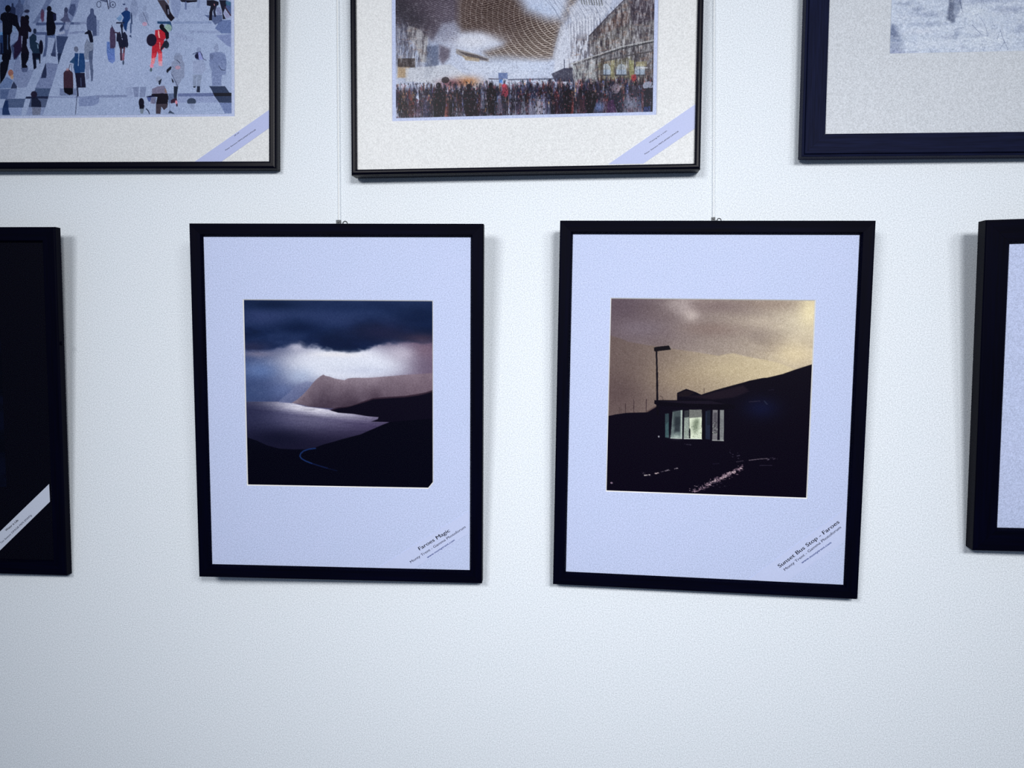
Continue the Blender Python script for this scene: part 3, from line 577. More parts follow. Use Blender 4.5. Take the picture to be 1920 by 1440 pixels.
PLAZA = {
  'w': 385,
  'h': 255,
  'ops': [
    ('poly',[(-76.4,-38.8),(-53.5,-38),(-84.9,65.8),(-118.4,65)],(104,120,164),0.6,2.01),
    ('poly',[(-6.7,-36.5),(16,-35.7),(-14.7,67.5),(-47.8,66.7)],(104,120,164),0.6,2.01),
    ('poly',[(74.9,-33.8),(97.2,-33),(67.5,69.5),(34.8,68.7)],(104,120,164),0.6,2.01),
    ('poly',[(145.2,-31.4),(167.3,-30.7),(138.3,71.2),(106.1,70.4)],(104,120,164),0.6,2.01),
    ('poly',[(218.3,-29),(240.1,-28.3),(211.9,73),(180,72.2)],(104,120,164),0.6,2.01),
    ('poly',[(283.8,-26.9),(305.4,-26.2),(277.9,74.6),(246.3,73.8)],(104,120,164),0.6,2.01),
    ('poly',[(366.2,-24.1),(387.5,-23.4),(360.9,76.6),(329.8,75.9)],(104,120,164),0.6,2.01),
    ('poly',[(423.2,-22.3),(444.3,-21.6),(418.2,78),(387.4,77.3)],(104,120,164),0.6,2.01),
    ('poly',[(496.5,-19.8),(517.3,-19.2),(492.1,79.8),(461.7,79.1)],(104,120,164),0.6,2.01),
    ('ell',44.6,28.9,1.6,2.19,(20,26,50),0.9),
    ('poly',[(43.1,30.4),(46,30.5),(48.9,32.4),(49.3,39.7),(47.5,41.8),(41.1,41.6),(39.4,39.5),(40.2,32.2)],(20,26,50),0.9,1.01),
    ('poly',[(41.1,40),(44.4,40.1),(43.4,53.2),(41.4,53.2)],(20,26,50),0.9,1.01),
    ('poly',[(44.4,40.1),(47.8,40.2),(47,52.5),(44.9,52.5)],(20,26,50),0.9,1.01),
    ('ell',297,47.1,1.59,2.17,(60,72,112),0.9),
    ('poly',[(295.6,48.6),(298.4,48.7),(301.1,50.5),(301.6,57.7),(299.9,59.7),(293.9,59.5),(292.2,57.4),(292.8,50.3)],(60,72,112),0.9,1.01),
    ('poly',[(293.9,58),(296.9,58.1),(296.2,70.8),(294.3,70.7)],(60,72,112),0.9,1.01),
    ('poly',[(296.9,58.1),(300.2,58.1),(299.6,70.1),(297.6,70)],(60,72,112),0.9,1.01),
    ('ell',142.6,-11.3,1.68,2.29,(120,134,176),0.9),
    ('poly',[(141,-9.8),(144,-9.7),(147,-7.7),(147.5,-0.1),(145.6,2),(139,1.8),(137.3,-0.4),(138,-8)],(120,134,176),0.9,1.01),
    ('poly',[(139.1,0.2),(142.4,0.3),(141.5,13.9),(139.4,13.8)],(120,134,176),0.9,1.01),
    ('poly',[(142.4,0.3),(146,0.4),(145.1,13.1),(143,13.1)],(120,134,176),0.9,1.01),
    ('ell',-195.8,32.5,1.7,2.32,(34,50,92),0.9),
    ('poly',[(-197.5,34.2),(-194.3,34.3),(-191.2,36.4),(-190.8,44.3),(-192.8,46.5),(-199.9,46.3),(-201.8,44),(-200.8,36.1)],(34,50,92),0.9,1.01),
    ('poly',[(-199.9,44.6),(-196.3,44.7),(-197.5,58.9),(-199.8,58.9)],(34,50,92),0.9,1.01),
    ('poly',[(-196.3,44.7),(-192.5,44.8),(-193.6,58.2),(-195.9,58.1)],(34,50,92),0.9,1.01),
    ('ell',346.6,37.9,1.88,2.56,(20,26,50),0.9),
    ('poly',[(344.9,39.7),(348.2,39.8),(351.4,41.9),(352,50.3),(350,52.7),(342.9,52.5),(340.9,50),(341.7,41.7)],(20,26,50),0.9,1.01),
    ('poly',[(342.9,50.7),(346.5,50.8),(345.7,65.8),(343.4,65.7)],(20,26,50),0.9,1.01),
    ('poly',[(346.5,50.8),(350.4,50.9),(349.6,65),(347.3,64.9)],(20,26,50),0.9,1.01),
    ('ell',-113.7,-15.5,1.77,2.41,(60,72,112),0.9),
    ('poly',[(-115.4,-13.8),(-112.1,-13.7),(-108.9,-11.6),(-108.5,-3.4),(-110.6,-1.1),(-117.8,-1.3),(-119.7,-3.7),(-118.8,-11.9)],(60,72,112),0.9,1.01),
    ('poly',[(-117.8,-3.1),(-114.2,-3),(-115.3,11.6),(-117.6,11.5)],(60,72,112),0.9,1.01),
    ('poly',[(-114.2,-3),(-110.2,-2.9),(-111.3,10.8),(-113.6,10.8)],(60,72,112),0.9,1.01),
    ('ell',-118.2,21.8,1.69,2.31,(120,134,176),0.9),
    ('poly',[(-119.9,23.5),(-116.7,23.6),(-113.6,25.6),(-113.3,33.4),(-115.2,35.6),(-122.2,35.4),(-124,33.1),(-123.1,25.3)],(120,134,176),0.9,1.01),
    ('poly',[(-122.1,33.8),(-118.6,33.9),(-119.8,47.8),(-122,47.8)],(120,134,176),0.9,1.01),
    ('poly',[(-118.6,33.9),(-114.9,34),(-115.9,47.1),(-118.1,47)],(120,134,176),0.9,1.01),
    ('ell',100.3,39.5,1.74,2.37,(34,50,92),0.9),
    ('poly',[(98.7,41.1),(101.8,41.2),(104.9,43.2),(105.3,51.2),(103.4,53.4),(96.5,53.2),(94.7,50.9),(95.5,43)],(34,50,92),0.9,1.01),
    ('poly',[(96.6,51.5),(100,51.6),(99.1,65.7),(96.9,65.7)],(34,50,92),0.9,1.01),
    ('poly',[(100,51.6),(103.8,51.7),(102.9,65),(100.7,64.9)],(34,50,92),0.9,1.01),
    ('ell',-154.1,-12,1.75,2.38,(20,26,50),0.9),
    ('poly',[(-155.8,-10.3),(-152.6,-10.2),(-149.4,-8.1),(-149,0),(-151.1,2.2),(-158.3,2),(-160.1,-0.4),(-159.2,-8.4)],(20,26,50),0.9,1.01),
    ('poly',[(-158.2,0.3),(-154.6,0.4),(-155.8,14.8),(-158.1,14.8)],(20,26,50),0.9,1.01),
    ('poly',[(-154.6,0.4),(-150.7,0.5),(-151.8,14.1),(-154.1,14)],(20,26,50),0.9,1.01),
    ('ell',98.5,22.5,1.69,2.3,(60,72,112),0.9),
    ('poly',[(97,24.1),(100,24.2),(103,26.2),(103.5,33.9),(101.6,36),(94.9,35.8),(93.1,33.6),(93.9,25.9)],(60,72,112),0.9,1.01),
    ('poly',[(95,34.2),(98.3,34.3),(97.4,48),(95.3,47.9)],(60,72,112),0.9,1.01),
    ('poly',[(98.3,34.3),(101.9,34.4),(101.1,47.3),(98.9,47.2)],(60,72,112),0.9,1.01),
    ('ell',173.1,11.3,1.78,2.43,(120,134,176),0.9),
    ('poly',[(171.5,13),(174.7,13.1),(177.8,15.2),(178.3,23.2),(176.4,25.5),(169.4,25.3),(167.6,22.9),(168.3,14.9)],(120,134,176),0.9,1.01),
    ('poly',[(169.5,23.5),(172.9,23.6),(172,38),(169.8,37.9)],(120,134,176),0.9,1.01),
    ('poly',[(172.9,23.6),(176.7,23.7),(175.9,37.2),(173.6,37.2)],(120,134,176),0.9,1.01),
    ('ell',242.1,1.2,1.68,2.29,(34,50,92),0.9),
    ('poly',[(240.7,2.7),(243.6,2.8),(246.5,4.8),(247,12.3),(245.2,14.4),(238.7,14.2),(237,12),(237.7,4.5)],(34,50,92),0.9,1.01),
    ('poly',[(238.8,12.6),(242,12.7),(241.2,26.1),(239.2,26.1)],(34,50,92),0.9,1.01),
    ('poly',[(242,12.7),(245.5,12.8),(244.8,25.4),(242.7,25.4)],(34,50,92),0.9,1.01),
    ('ell',85.4,24.8,1.63,2.22,(20,26,50),0.9),
    ('poly',[(83.9,26.4),(86.9,26.4),(89.7,28.4),(90.2,35.8),(88.4,37.9),(81.9,37.7),(80.2,35.5),(80.9,28.1)],(20,26,50),0.9,1.01),
    ('poly',[(81.9,36.1),(85.2,36.2),(84.3,49.4),(82.2,49.4)],(20,26,50),0.9,1.01),
    ('poly',[(85.2,36.2),(88.7,36.3),(87.8,48.7),(85.8,48.6)],(20,26,50),0.9,1.01),
    ('ell',116.6,22.5,1.89,2.58,(60,72,112),0.9),
    ('poly',[(114.9,24.3),(118.3,24.4),(121.6,26.7),(122.1,35.3),(120.1,37.7),(112.6,37.5),(110.6,35),(111.5,26.4)],(60,72,112),0.9,1.01),
    ('poly',[(112.6,35.6),(116.4,35.7),(115.4,51.1),(113,51)],(60,72,112),0.9,1.01),
    ('poly',[(116.4,35.7),(120.4,35.8),(119.5,50.3),(117.1,50.2)],(60,72,112),0.9,1.01),
    ('ell',1.4,19.6,1.6,2.18,(120,134,176),0.9),
    ('poly',[(-0.2,21.2),(2.8,21.3),(5.6,23.2),(6,30.5),(4.2,32.6),(-2.2,32.4),(-3.9,30.2),(-3.1,22.9)],(120,134,176),0.9,1.01),
    ('poly',[(-2.2,30.8),(1,30.9),(0.1,44),(-1.9,43.9)],(120,134,176),0.9,1.01),
    ('poly',[(1,30.9),(4.6,31),(3.6,43.3),(1.6,43.3)],(120,134,176),0.9,1.01),
    ('ell',83.2,-3.2,1.9,2.59,(34,50,92),0.9),
    ('poly',[(81.5,-1.4),(84.9,-1.3),(88.3,0.9),(88.8,9.6),(86.6,12),(79.1,11.8),(77.1,9.2),(78,0.6)],(34,50,92),0.9,1.01),
    ('poly',[(79.1,9.9),(82.9,10),(81.9,25.4),(79.5,25.4)],(34,50,92),0.9,1.01),
    ('poly',[(82.9,10),(87,10.1),(86,24.6),(83.6,24.6)],(34,50,92),0.9,1.01),
    ('ell',42.8,31.8,1.69,2.31,(20,26,50),0.9),
    ('poly',[(41.2,33.4),(44.3,33.5),(47.3,35.5),(47.7,43.3),(45.8,45.4),(39,45.3),(37.3,43),(38.1,35.3)],(20,26,50),0.9,1.01),
    ('poly',[(39.1,43.6),(42.5,43.7),(41.5,57.5),(39.4,57.5)],(20,26,50),0.9,1.01),
    ('poly',[(42.5,43.7),(46.2,43.8),(45.2,56.8),(43.1,56.7)],(20,26,50),0.9,1.01),
    ('ell',321.3,16,1.66,2.26,(60,72,112),0.9),
    ('poly',[(319.9,17.5),(322.7,17.6),(325.6,19.5),(326.1,26.9),(324.4,29),(318.1,28.8),(316.3,26.7),(317,19.3)],(60,72,112),0.9,1.01),
    ('poly',[(318.1,27.2),(321.2,27.3),(320.5,40.5),(318.5,40.5)],(60,72,112),0.9,1.01),
    ('poly',[(321.2,27.3),(324.7,27.4),(324,39.8),(322,39.8)],(60,72,112),0.9,1.01),
    ('ell',126.7,35.2,1.88,2.56,(120,134,176),0.9),
    ('poly',[(125,36.9),(128.4,37),(131.7,39.3),(132.2,47.8),(130.1,50.2),(122.7,50),(120.8,47.5),(121.6,39)],(120,134,176),0.9,1.01),
    ('poly',[(122.8,48.2),(126.5,48.3),(125.5,63.5),(123.1,63.4)],(120,134,176),0.9,1.01),
    ('poly',[(126.5,48.3),(130.5,48.4),(129.5,62.7),(127.2,62.6)],(120,134,176),0.9,1.01),
    ('ell',141.5,-7.1,1.77,2.41,(34,50,92),0.9),
    ('poly',[(139.9,-5.4),(143.1,-5.3),(146.2,-3.2),(146.7,4.8),(144.7,7),(137.8,6.8),(135.9,4.5),(136.7,-3.5)],(34,50,92),0.9,1.01),
    ('poly',[(137.8,5.1),(141.3,5.2),(140.4,19.5),(138.2,19.4)],(34,50,92),0.9,1.01),
    ('poly',[(141.3,5.2),(145.1,5.3),(144.2,18.7),(142,18.7)],(34,50,92),0.9,1.01),
    ('ell',-70.5,23.4,1.89,2.58,(20,26,50),0.9),
    ('poly',[(-72.3,25.2),(-68.8,25.3),(-65.3,27.5),(-64.9,36.3),(-67.1,38.7),(-74.8,38.5),(-76.8,36),(-75.8,27.3)],(20,26,50),0.9,1.01),
    ('poly',[(-74.7,36.7),(-70.9,36.8),(-72.1,52.4),(-74.5,52.3)],(20,26,50),0.9,1.01),
    ('poly',[(-70.9,36.8),(-66.7,36.9),(-67.8,51.5),(-70.3,51.5)],(20,26,50),0.9,1.01),
    ('ell',92.8,20.3,1.55,2.11,(60,72,112),0.9),
    ('poly',[(91.4,21.7),(94.2,21.8),(96.9,23.7),(97.3,30.7),(95.6,32.7),(89.5,32.5),(87.9,30.4),(88.6,23.4)],(60,72,112),0.9,1.01),
    ('poly',[(89.5,31),(92.6,31.1),(91.7,43.6),(89.8,43.6)],(60,72,112),0.9,1.01),
    ('poly',[(92.6,31.1),(95.9,31.2),(95.1,43),(93.2,42.9)],(60,72,112),0.9,1.01),
    ('ell',108.5,-5.6,1.78,2.42,(120,134,176),0.9),
    ('poly',[(106.9,-3.9),(110,-3.8),(113.2,-1.7),(113.7,6.4),(111.7,8.6),(104.7,8.4),(102.8,6),(103.6,-2)],(120,134,176),0.9,1.01),
    ('poly',[(104.7,6.7),(108.2,6.8),(107.3,21.1),(105.1,21.1)],(120,134,176),0.9,1.01),
    ('poly',[(108.2,6.8),(112,6.9),(111.1,20.4),(108.9,20.3)],(120,134,176),0.9,1.01),
    ('ell',1.6,27,1.54,2.1,(34,50,92),0.9),
    ('poly',[(0.2,28.4),(3,28.5),(5.8,30.3),(6.1,37.4),(4.4,39.4),(-1.8,39.2),(-3.4,37.2),(-2.7,30.1)],(34,50,92),0.9,1.01),
    ('poly',[(-1.8,37.7),(1.3,37.8),(0.4,50.4),(-1.5,50.4)],(34,50,92),0.9,1.01),
    ('poly',[(1.3,37.8),(4.7,37.9),(3.8,49.8),(1.9,49.7)],(34,50,92),0.9,1.01),
    ('ell',-154.2,18,1.73,2.37,(20,26,50),0.9),
    ('poly',[(-155.9,19.7),(-152.7,19.8),(-149.5,21.9),(-149.1,30),(-151.2,32.2),(-158.3,32),(-160.2,29.7),(-159.2,21.6)],(20,26,50),0.9,1.01),
    ('poly',[(-158.3,30.3),(-154.7,30.4),(-155.9,44.8),(-158.1,44.7)],(20,26,50),0.9,1.01),
    ('poly',[(-154.7,30.4),(-150.8,30.5),(-151.9,44),(-154.2,44)],(20,26,50),0.9,1.01),
    ('ell',126.4,34.9,1.72,2.35,(60,72,112),0.9),
    ('poly',[(124.9,36.5),(127.9,36.6),(131,38.6),(131.5,46.5),(129.6,48.7),(122.8,48.5),(121,46.2),(121.7,38.4)],(60,72,112),0.9,1.01),
    ('poly',[(122.8,46.8),(126.2,46.9),(125.3,60.9),(123.1,60.8)],(60,72,112),0.9,1.01),
    ('poly',[(126.2,46.9),(129.9,47),(129,60.1),(126.9,60.1)],(60,72,112),0.9,1.01),
    ('ell',266.7,20.5,1.91,2.6,(120,134,176),0.9),
    ('poly',[(265,22.2),(268.4,22.3),(271.7,24.6),(272.2,33.1),(270.2,35.5),(262.9,35.3),(260.9,32.8),(261.7,24.3)],(120,134,176),0.9,1.01),
    ('poly',[(262.9,33.5),(266.6,33.6),(265.7,48.8),(263.4,48.8)],(120,134,176),0.9,1.01),
    ('poly',[(266.6,33.6),(270.6,33.7),(269.7,48),(267.4,48)],(120,134,176),0.9,1.01),
    ('ell',183.4,-2.3,1.67,2.28,(34,50,92),0.9),
    ('poly',[(181.9,-0.7),(184.9,-0.7),(187.8,1.3),(188.3,8.9),(186.5,11),(180,10.8),(178.2,8.6),(178.9,1)],(34,50,92),0.9,1.01),
    ('poly',[(180,9.2),(183.3,9.2),(182.4,22.7),(180.4,22.6)],(34,50,92),0.9,1.01),
    ('poly',[(183.3,9.2),(186.8,9.4),(186,22),(183.9,21.9)],(34,50,92),0.9,1.01),
    ('ell',299,12.2,1.6,2.18,(20,26,50),0.9),
    ('poly',[(297.6,13.7),(300.4,13.8),(303.1,15.7),(303.6,22.8),(301.9,24.8),(295.8,24.6),(294.1,22.6),(294.8,15.4)],(20,26,50),0.9,1.01),
    ('poly',[(295.8,23.1),(298.9,23.2),(298.2,36),(296.2,35.9)],(20,26,50),0.9,1.01),
    ('poly',[(298.9,23.2),(302.2,23.3),(301.5,35.3),(299.6,35.2)],(20,26,50),0.9,1.01),
    ('ell',67.9,8,1.78,2.42,(60,72,112),0.9),
    ('poly',[(66.2,9.7),(69.5,9.7),(72.6,11.9),(73.1,20),(71.1,22.2),(64,22),(62.1,19.7),(63,11.6)],(60,72,112),0.9,1.01),
    ('poly',[(64.1,20.3),(67.6,20.4),(66.6,34.8),(64.4,34.8)],(60,72,112),0.9,1.01),
    ('poly',[(67.6,20.4),(71.4,20.5),(70.5,34.1),(68.2,34)],(60,72,112),0.9,1.01),
    ('blob',7.2,77.1,83.0,65.4,(96,116,160),0.75),
    ('blob',20.4,152.8,50.3,60.3,(110,130,176),0.5),
    ('blob',205,178.6,65.4,50.3,(176,192,228),0.7),
    ('poly',[(84.8,78.9),(95.2,79.2),(80.9,97.1),(69.3,114.5),(61,113.7),(73.9,96.3)],(92,108,150),0.75,0.7),
    ('poly',[(137.3,80.2),(139.4,80.2),(134.2,98.9),(124.9,115),(117.6,136.3),(105.8,169.8),(101.6,169.8),(99.4,141),(115.3,109.8),(121.2,92.3),(127,79.9)],(104,120,164),0.7,0.98),
    ('poly',[(46.5,78),(57.6,78.3),(55.9,94),(45.5,115.9),(35.9,109.4)],(110,126,168),0.6,0.7),
    ('poly',[(7.2,77.1),(49.2,78.1),(36.5,110.7),(6.2,112.6)],(84,104,150),0.85,0.56),
    ('poly',[(67.3,112.9),(140.1,113.5),(140.1,116.9),(66.5,117)],(66,82,126),0.9,0.4),
    ('poly',[(66.3,127.1),(84.4,127.5),(83.6,131.5),(64.8,131.2)],(70,86,130),0.85,0.4),
    ('poly',[(115.6,128.7),(137.1,127.2),(137,131.3),(115.6,131.2)],(120,134,176),0.6,0.42),
    ('poly',[(100.3,133.4),(120.4,135.1),(114.6,146.3),(110.2,158.3),(104.3,170.8),(102.3,169.8)],(48,64,104),0.9,0.42),
    ('poly',[(99.2,135.9),(98.9,165.4),(90.9,163)],(52,66,106),0.9,0.42),
    ('poly',[(82.3,128.7),(86.5,128.8),(85.3,148.3),(82.2,164.1),(76.6,165.3),(81.1,148.3)],(60,76,120),0.8,0.42),
    ('poly',[(23.6,147.3),(39.4,136.7),(40.3,157.7),(32.3,168.7),(28,168.6)],(40,54,92),0.8,0.42),
    ('poly',[(105.3,124.7),(113.8,115.4),(113,123.6),(106.7,127.3)],(46,60,100),0.85,0.42),
    ('poly',[(63,213.1),(74.8,190.1),(83.4,173.9),(101.9,176.3),(101,182.3),(89.9,213.4)],(108,122,166),0.75,0.45),
    ('poly',[(27.1,175.8),(36.5,162.3),(40.5,182.1),(61.4,185.1),(48.8,210.9),(35.3,212.1),(26.5,201)],(116,130,172),0.6,0.6),
    ('poly',[(63.8,213),(89.2,213.3),(85.2,225.6),(57.5,226.3)],(56,74,112),0.85,0.4),
    ('poly',[(47.7,225.5),(85.6,225.5),(84.4,228.9),(45.4,228.7)],(20,28,58),0.9,0.4),
    ('poly',[(12.9,228.4),(46.1,228.7),(42,242.4),(7.3,242)],(60,78,118),0.8,0.4),
    ('poly',[(3.5,213.4),(20.1,213.6),(14.4,228.8),(3.1,228.7)],(70,90,136),0.8,0.4),
    ('poly',[(20.1,213.2),(32.2,213.4),(28.8,227.7),(14.4,228.9)],(100,116,160),0.7,0.45),
    ('poly',[(55.1,228.8),(84,229.1),(80,242.1),(51.1,241.8)],(62,76,112),0.8,0.4),
    ('poly',[(51.1,242),(79.6,242.3),(74.8,254.2),(46.3,253.9)],(120,136,180),0.6,0.45),
    ('poly',[(2.7,242),(40.5,242.4),(38.7,253.9),(2.4,253.5)],(120,140,190),0.5,0.45),
    ('poly',[(104.8,213.6),(132.3,213.9),(132.1,224.8),(103.9,224.5)],(104,118,158),0.75,0.6),
    ('poly',[(85.2,225.5),(138,226.1),(138,228.2),(84.4,227.9)],(130,144,184),0.8,0.4),
    ('poly',[(136.1,227.2),(170.5,224.5),(168.8,236.7),(158.4,241),(135.9,241.1)],(124,140,184),0.8,1.03),
    ('poly',[(163.9,224.5),(216.7,224.7),(215.9,228.1),(164.6,228.5)],(126,140,180),0.8,0.44),
    ('poly',[(224.9,212.7),(235.8,213),(234.2,228.3),(228,228.2)],(124,138,176),0.85,0.4),
    ('poly',[(237.7,212.9),(247.5,212.8),(245.1,228.4),(236.4,228.3)],(124,138,176),0.85,0.4),
    ('poly',[(214,212.9),(224.9,213),(226.2,227.9),(216,223.7)],(146,160,198),0.5,0.4),
    ('line',[(132.8,225.5),(129.9,253.3)],(36,44,76),1.03,0.9),
    ('poly',[(349.3,213.1),(374.6,213.4),(385.2,227.5),(385.2,238.3),(365.2,238.1),(357.5,228),(353.2,218.6)],(34,48,80),0.92,0.4),
    ('poly',[(355.3,223.2),(385.2,223.5),(385.2,228.3),(357.8,228.4)],(10,14,32),0.95,0.4),
    ('poly',[(365.2,238.2),(385.2,238.4),(385.1,254.3),(374.4,254.2)],(100,118,168),0.8,0.4),
    ('poly',[(298.7,223.7),(355.3,223.2),(357.8,228.4),(298.7,228.1)],(92,106,154),0.85,0.4),
    ('poly',[(283.6,223.5),(292.9,223.6),(291.4,235.3),(283.4,238.6)],(80,96,134),0.8,0.4),
    ('poly',[(298.7,228.3),(357.8,228.7),(364.5,238.1),(298.6,237.4)],(140,154,196),0.7,0.4),
    ('poly',[(367.4,115.1),(385,115.5),(384.9,135.2),(369.4,134.9),(359.5,127.4)],(92,112,164),0.85,0.71),
    ('poly',[(360.9,138),(384.9,135.8),(384.8,155.5),(379.2,154.1)],(110,124,176),0.6,1),
    ('poly',[(342.6,107.3),(370.9,108),(370.9,116.5),(359.5,122.2),(353.9,115.5)],(70,86,130),0.8,0.57),
    ('poly',[(292.6,115.5),(353.9,116.8),(353.9,120.1),(292.6,118.8)],(130,148,190),0.6,0.57),
    ('poly',[(318.2,129.9),(368,130.9),(365.1,134.8),(318.2,133.9)],(136,150,190),0.5,0.57),
    ('poly',[(296.7,131.5),(325.3,141.3),(325.2,150.5),(293.8,136.7)],(150,164,202),0.5,1.14),
    ('poly',[(375.2,97.6),(385.1,107.6),(385.1,89.9),(376.7,85.8)],(64,84,134),0.9,0.43),
    ('ell',39.7,80.6,2.38,3.2,(70,84,124),0.9),
    ('poly',[(37.5,82.9),(41.9,83),(46.1,85.8),(46.7,96.8),(44,99.9),(34.5,99.7),(31.9,96.5),(33.1,85.5)],(70,84,124),0.9,0.4),
    ('poly',[(34.5,97.3),(39.3,97.4),(38,117),(34.9,117)],(70,84,124),0.9,0.4),
    ('poly',[(39.3,97.4),(44.5,97.6),(43.2,116),(40.2,115.9)],(70,84,124),0.9,0.4),
    ('ell',28.1,85.1,1.72,2.93,(28,38,70),0.9),
    ('poly',[(26.4,87.2),(29.6,87.3),(32.7,89.8),(33,99.8),(31.1,102.6),(24.1,102.4),(22.3,99.5),(23.2,89.6)],(28,38,70),0.9,0.4),
    ('poly',[(24.2,100.3),(27.7,100.4),(26.4,118.1),(24.4,118)],(28,38,70),0.9,0.4),
    ('poly',[(27.7,100.4),(31.4,100.4),(30.4,117.1),(28.4,117)],(28,38,70),0.9,0.4),
    ('ell',52,81.6,1.92,2.62,(96,112,150),0.5),
    ('poly',[(50.2,83.5),(53.7,83.6),(57.1,85.8),(57.6,94.7),(55.4,97.2),(47.7,97),(45.7,94.4),(46.6,85.6)],(96,112,150),0.5,0.4),
    ('poly',[(47.8,95.1),(51.6,95.2),(50.5,111),(48.1,110.9)],(96,112,150),0.5,0.4),
    ('poly',[(51.6,95.2),(55.8,95.3),(54.8,110.1),(52.3,110.1)],(96,112,150),0.5,0.4),
    ('ell',20.2,90.7,5.0,5.6,(8,10,24),0.98),
    ('poly',[(14.4,95.6),(23.5,96.5),(36.1,101.2),(36.5,110.7),(40.5,120.9),(36.9,125.9),(32.1,118.2),(27.3,115.6),(26.3,125.7),(24.1,129.5),(10,129.8),(10.5,110.1),(6.4,106.2),(8,98.7)],(8,10,24),0.97,0.4),
    ('poly',[(10.1,126.6),(23.5,126.9),(22.3,144),(24.8,156.8),(22.4,168.5),(7.5,168.3),(10.2,147)],(8,10,24),0.97,0.4),
    ('poly',[(18.1,130.6),(19.5,130.6),(18.9,153.5),(17.2,152.2)],(90,120,170),0.6,0.4),
    ('poly',[(27.9,116.8),(32.1,118.2),(33,124.5),(27,125.7)],(120,150,185),0.7,0.4),
    ('poly',[(5.7,130.4),(10.7,130.5),(10.6,159.8),(4.9,160.3)],(30,56,104),0.9,0.4),
    ('poly',[(5.4,142.5),(9.7,142.5),(9.2,160.4),(4.9,160.3)],(14,22,52),0.9,0.4),
    ('poly',[(5.9,125.9),(10.1,126),(10.7,129.8),(5.7,131)],(80,140,200),0.7,0.42),
    ('ell',52.3,95.1,4.0,2.51,(34,38,64),0.95),
    ('poly',[(46.7,96.3),(48.9,93.2),(51.6,97.7)],(34,38,64),0.9,0.4),
    ('ell',51.4,105.3,4.2,4.3,(8,10,24),0.97),
    ('poly',[(41.6,103.2),(45.9,102),(55.5,109.8),(54.6,116.1),(59.3,123.8),(57.8,127.6),(53.7,126.2),(53.4,137),(37.3,136.7),(36.9,123.4),(40.6,118.4)],(16,12,28),0.98,0.4),
    ('poly',[(36.7,132.2),(42.3,132.3),(42.5,153.9),(33,165.2),(28,168.6),(29.2,150.5),(27.1,147.9),(35.8,137.9)],(34,24,54),0.97,0.4),
    ('poly',[(41.7,132.3),(44,133),(43.2,152.7),(41.8,153.3)],(150,160,200),0.8,0.4),
    ('poly',[(44,133.6),(51.4,135),(50.4,147.7),(54.3,158),(52.6,169),(40.7,168.8),(41,156.5)],(14,12,28),0.98,0.4),
    ('ell',64.5,125.8,2.79,4.2,(26,38,66),0.95),
    ('poly',[(61.3,128.9),(66.8,132.2),(67.4,139.2),(65.2,141.6),(70.7,144.9),(73.2,160.8),(73,169.3),(61.1,169.1),(59.9,157.4),(55.9,150.4),(54.9,135.1)],(22,42,66),0.95,0.4),
    ('ell',74.5,150.1,3.5,10.8,(12,14,34),0.97),
    ('poly',[(67.9,146.1),(69.7,145.5),(70.2,152.5),(68.5,151.9)],(140,170,200),0.8,0.4),
    ('ell',78.1,99.6,3.1,7.0,(74,50,78),0.8),
    ('poly',[(76,97.6),(80.2,97.7),(80.6,110.3),(77.1,112.8),(74.4,105.8)],(88,54,84),0.8,0.4),
    ('ell',89.3,92.6,4.0,4.6,(8,10,24),0.98),
    ('poly',[(85.8,95.9),(93.1,96.1),(101,100.1),(101.1,109.5),(97.3,111.9),(99.9,119.6),(98.3,129.6),(95.4,133.3),(85,132.5),(83.9,119.2),(84.9,105.4)],(8,10,24),0.98,0.4),
    ('poly',[(95.4,99.9),(101,100.7),(101.1,109.5),(96.6,111.9)],(26,30,66),0.9,0.4),
    ('poly',[(85.7,133.2),(98.9,130.9),(98.8,137.2),(86.3,135.7)],(64,84,134),0.6,0.56),
    ('ell',117.4,94.8,3.1,4.2,(48,56,90),0.9),
    ('poly',[(114.2,97.8),(119.7,98.6),(120.9,106.1),(125,112.5),(115.2,114.8),(107,109.6),(113.4,104.7)],(70,76,112),0.85,0.4),
    ('poly',[(116,112.3),(124.9,113.8),(120.6,123.7),(115,126.2)],(150,164,200),0.8,0.4),
    ('poly',[(102.4,129.7),(113.6,126.1),(115.6,129.9),(106.6,131.7)],(170,182,212),0.9,0.4),
    ('ell',132.8,154.2,3.5,4.2,(84,90,116),0.9),
    ('line',[(99.3,129.6),(99.5,151.8),(102.5,161.3)],(170,190,225),0.84,0.9),
    ('poly',[(125.5,86.2),(132.4,86.3),(133.7,92.6),(129.3,105.1),(121.1,98.6)],(60,74,116),0.8,0.42),
    ('poly',[(8,158.5),(23.1,158.7),(20.5,169.6),(17.1,184.5),(11.5,196.7),(3.7,206.2),(4.6,172),(9.2,170.7)],(8,10,24),0.97,0.4),
    ('poly',[(4.9,162.5),(7.5,162.5),(8.1,170.7),(4.5,174.8)],(120,150,190),0.6,0.4),
    ('ell',22.3,188.7,4.5,5.2,(150,96,84),0.9),
    ('ell',24.4,194.8,2.69,3.7,(190,150,120),0.8),
    ('poly',[(8.4,200.8),(16.1,194),(25.7,201),(21.7,211.9),(3.5,213),(3.7,206.9)],(96,120,168),0.8,0.4),
    ('poly',[(27.2,201.7),(32.7,210),(31.8,213),(21.7,212.9),(24.1,206.4)],(44,54,86),0.95,0.4),
    ('poly',[(40.3,159),(53.8,159.2),(52.9,168),(48.2,176.1),(51.1,178.9),(50.3,181.6),(41.3,181.8),(40.8,169.9)],(10,12,28),0.98,0.4),
    ('poly',[(39.8,181.4),(52.5,180.9),(49.4,187.7),(41.9,187.6)],(60,72,112),0.7,0.6),
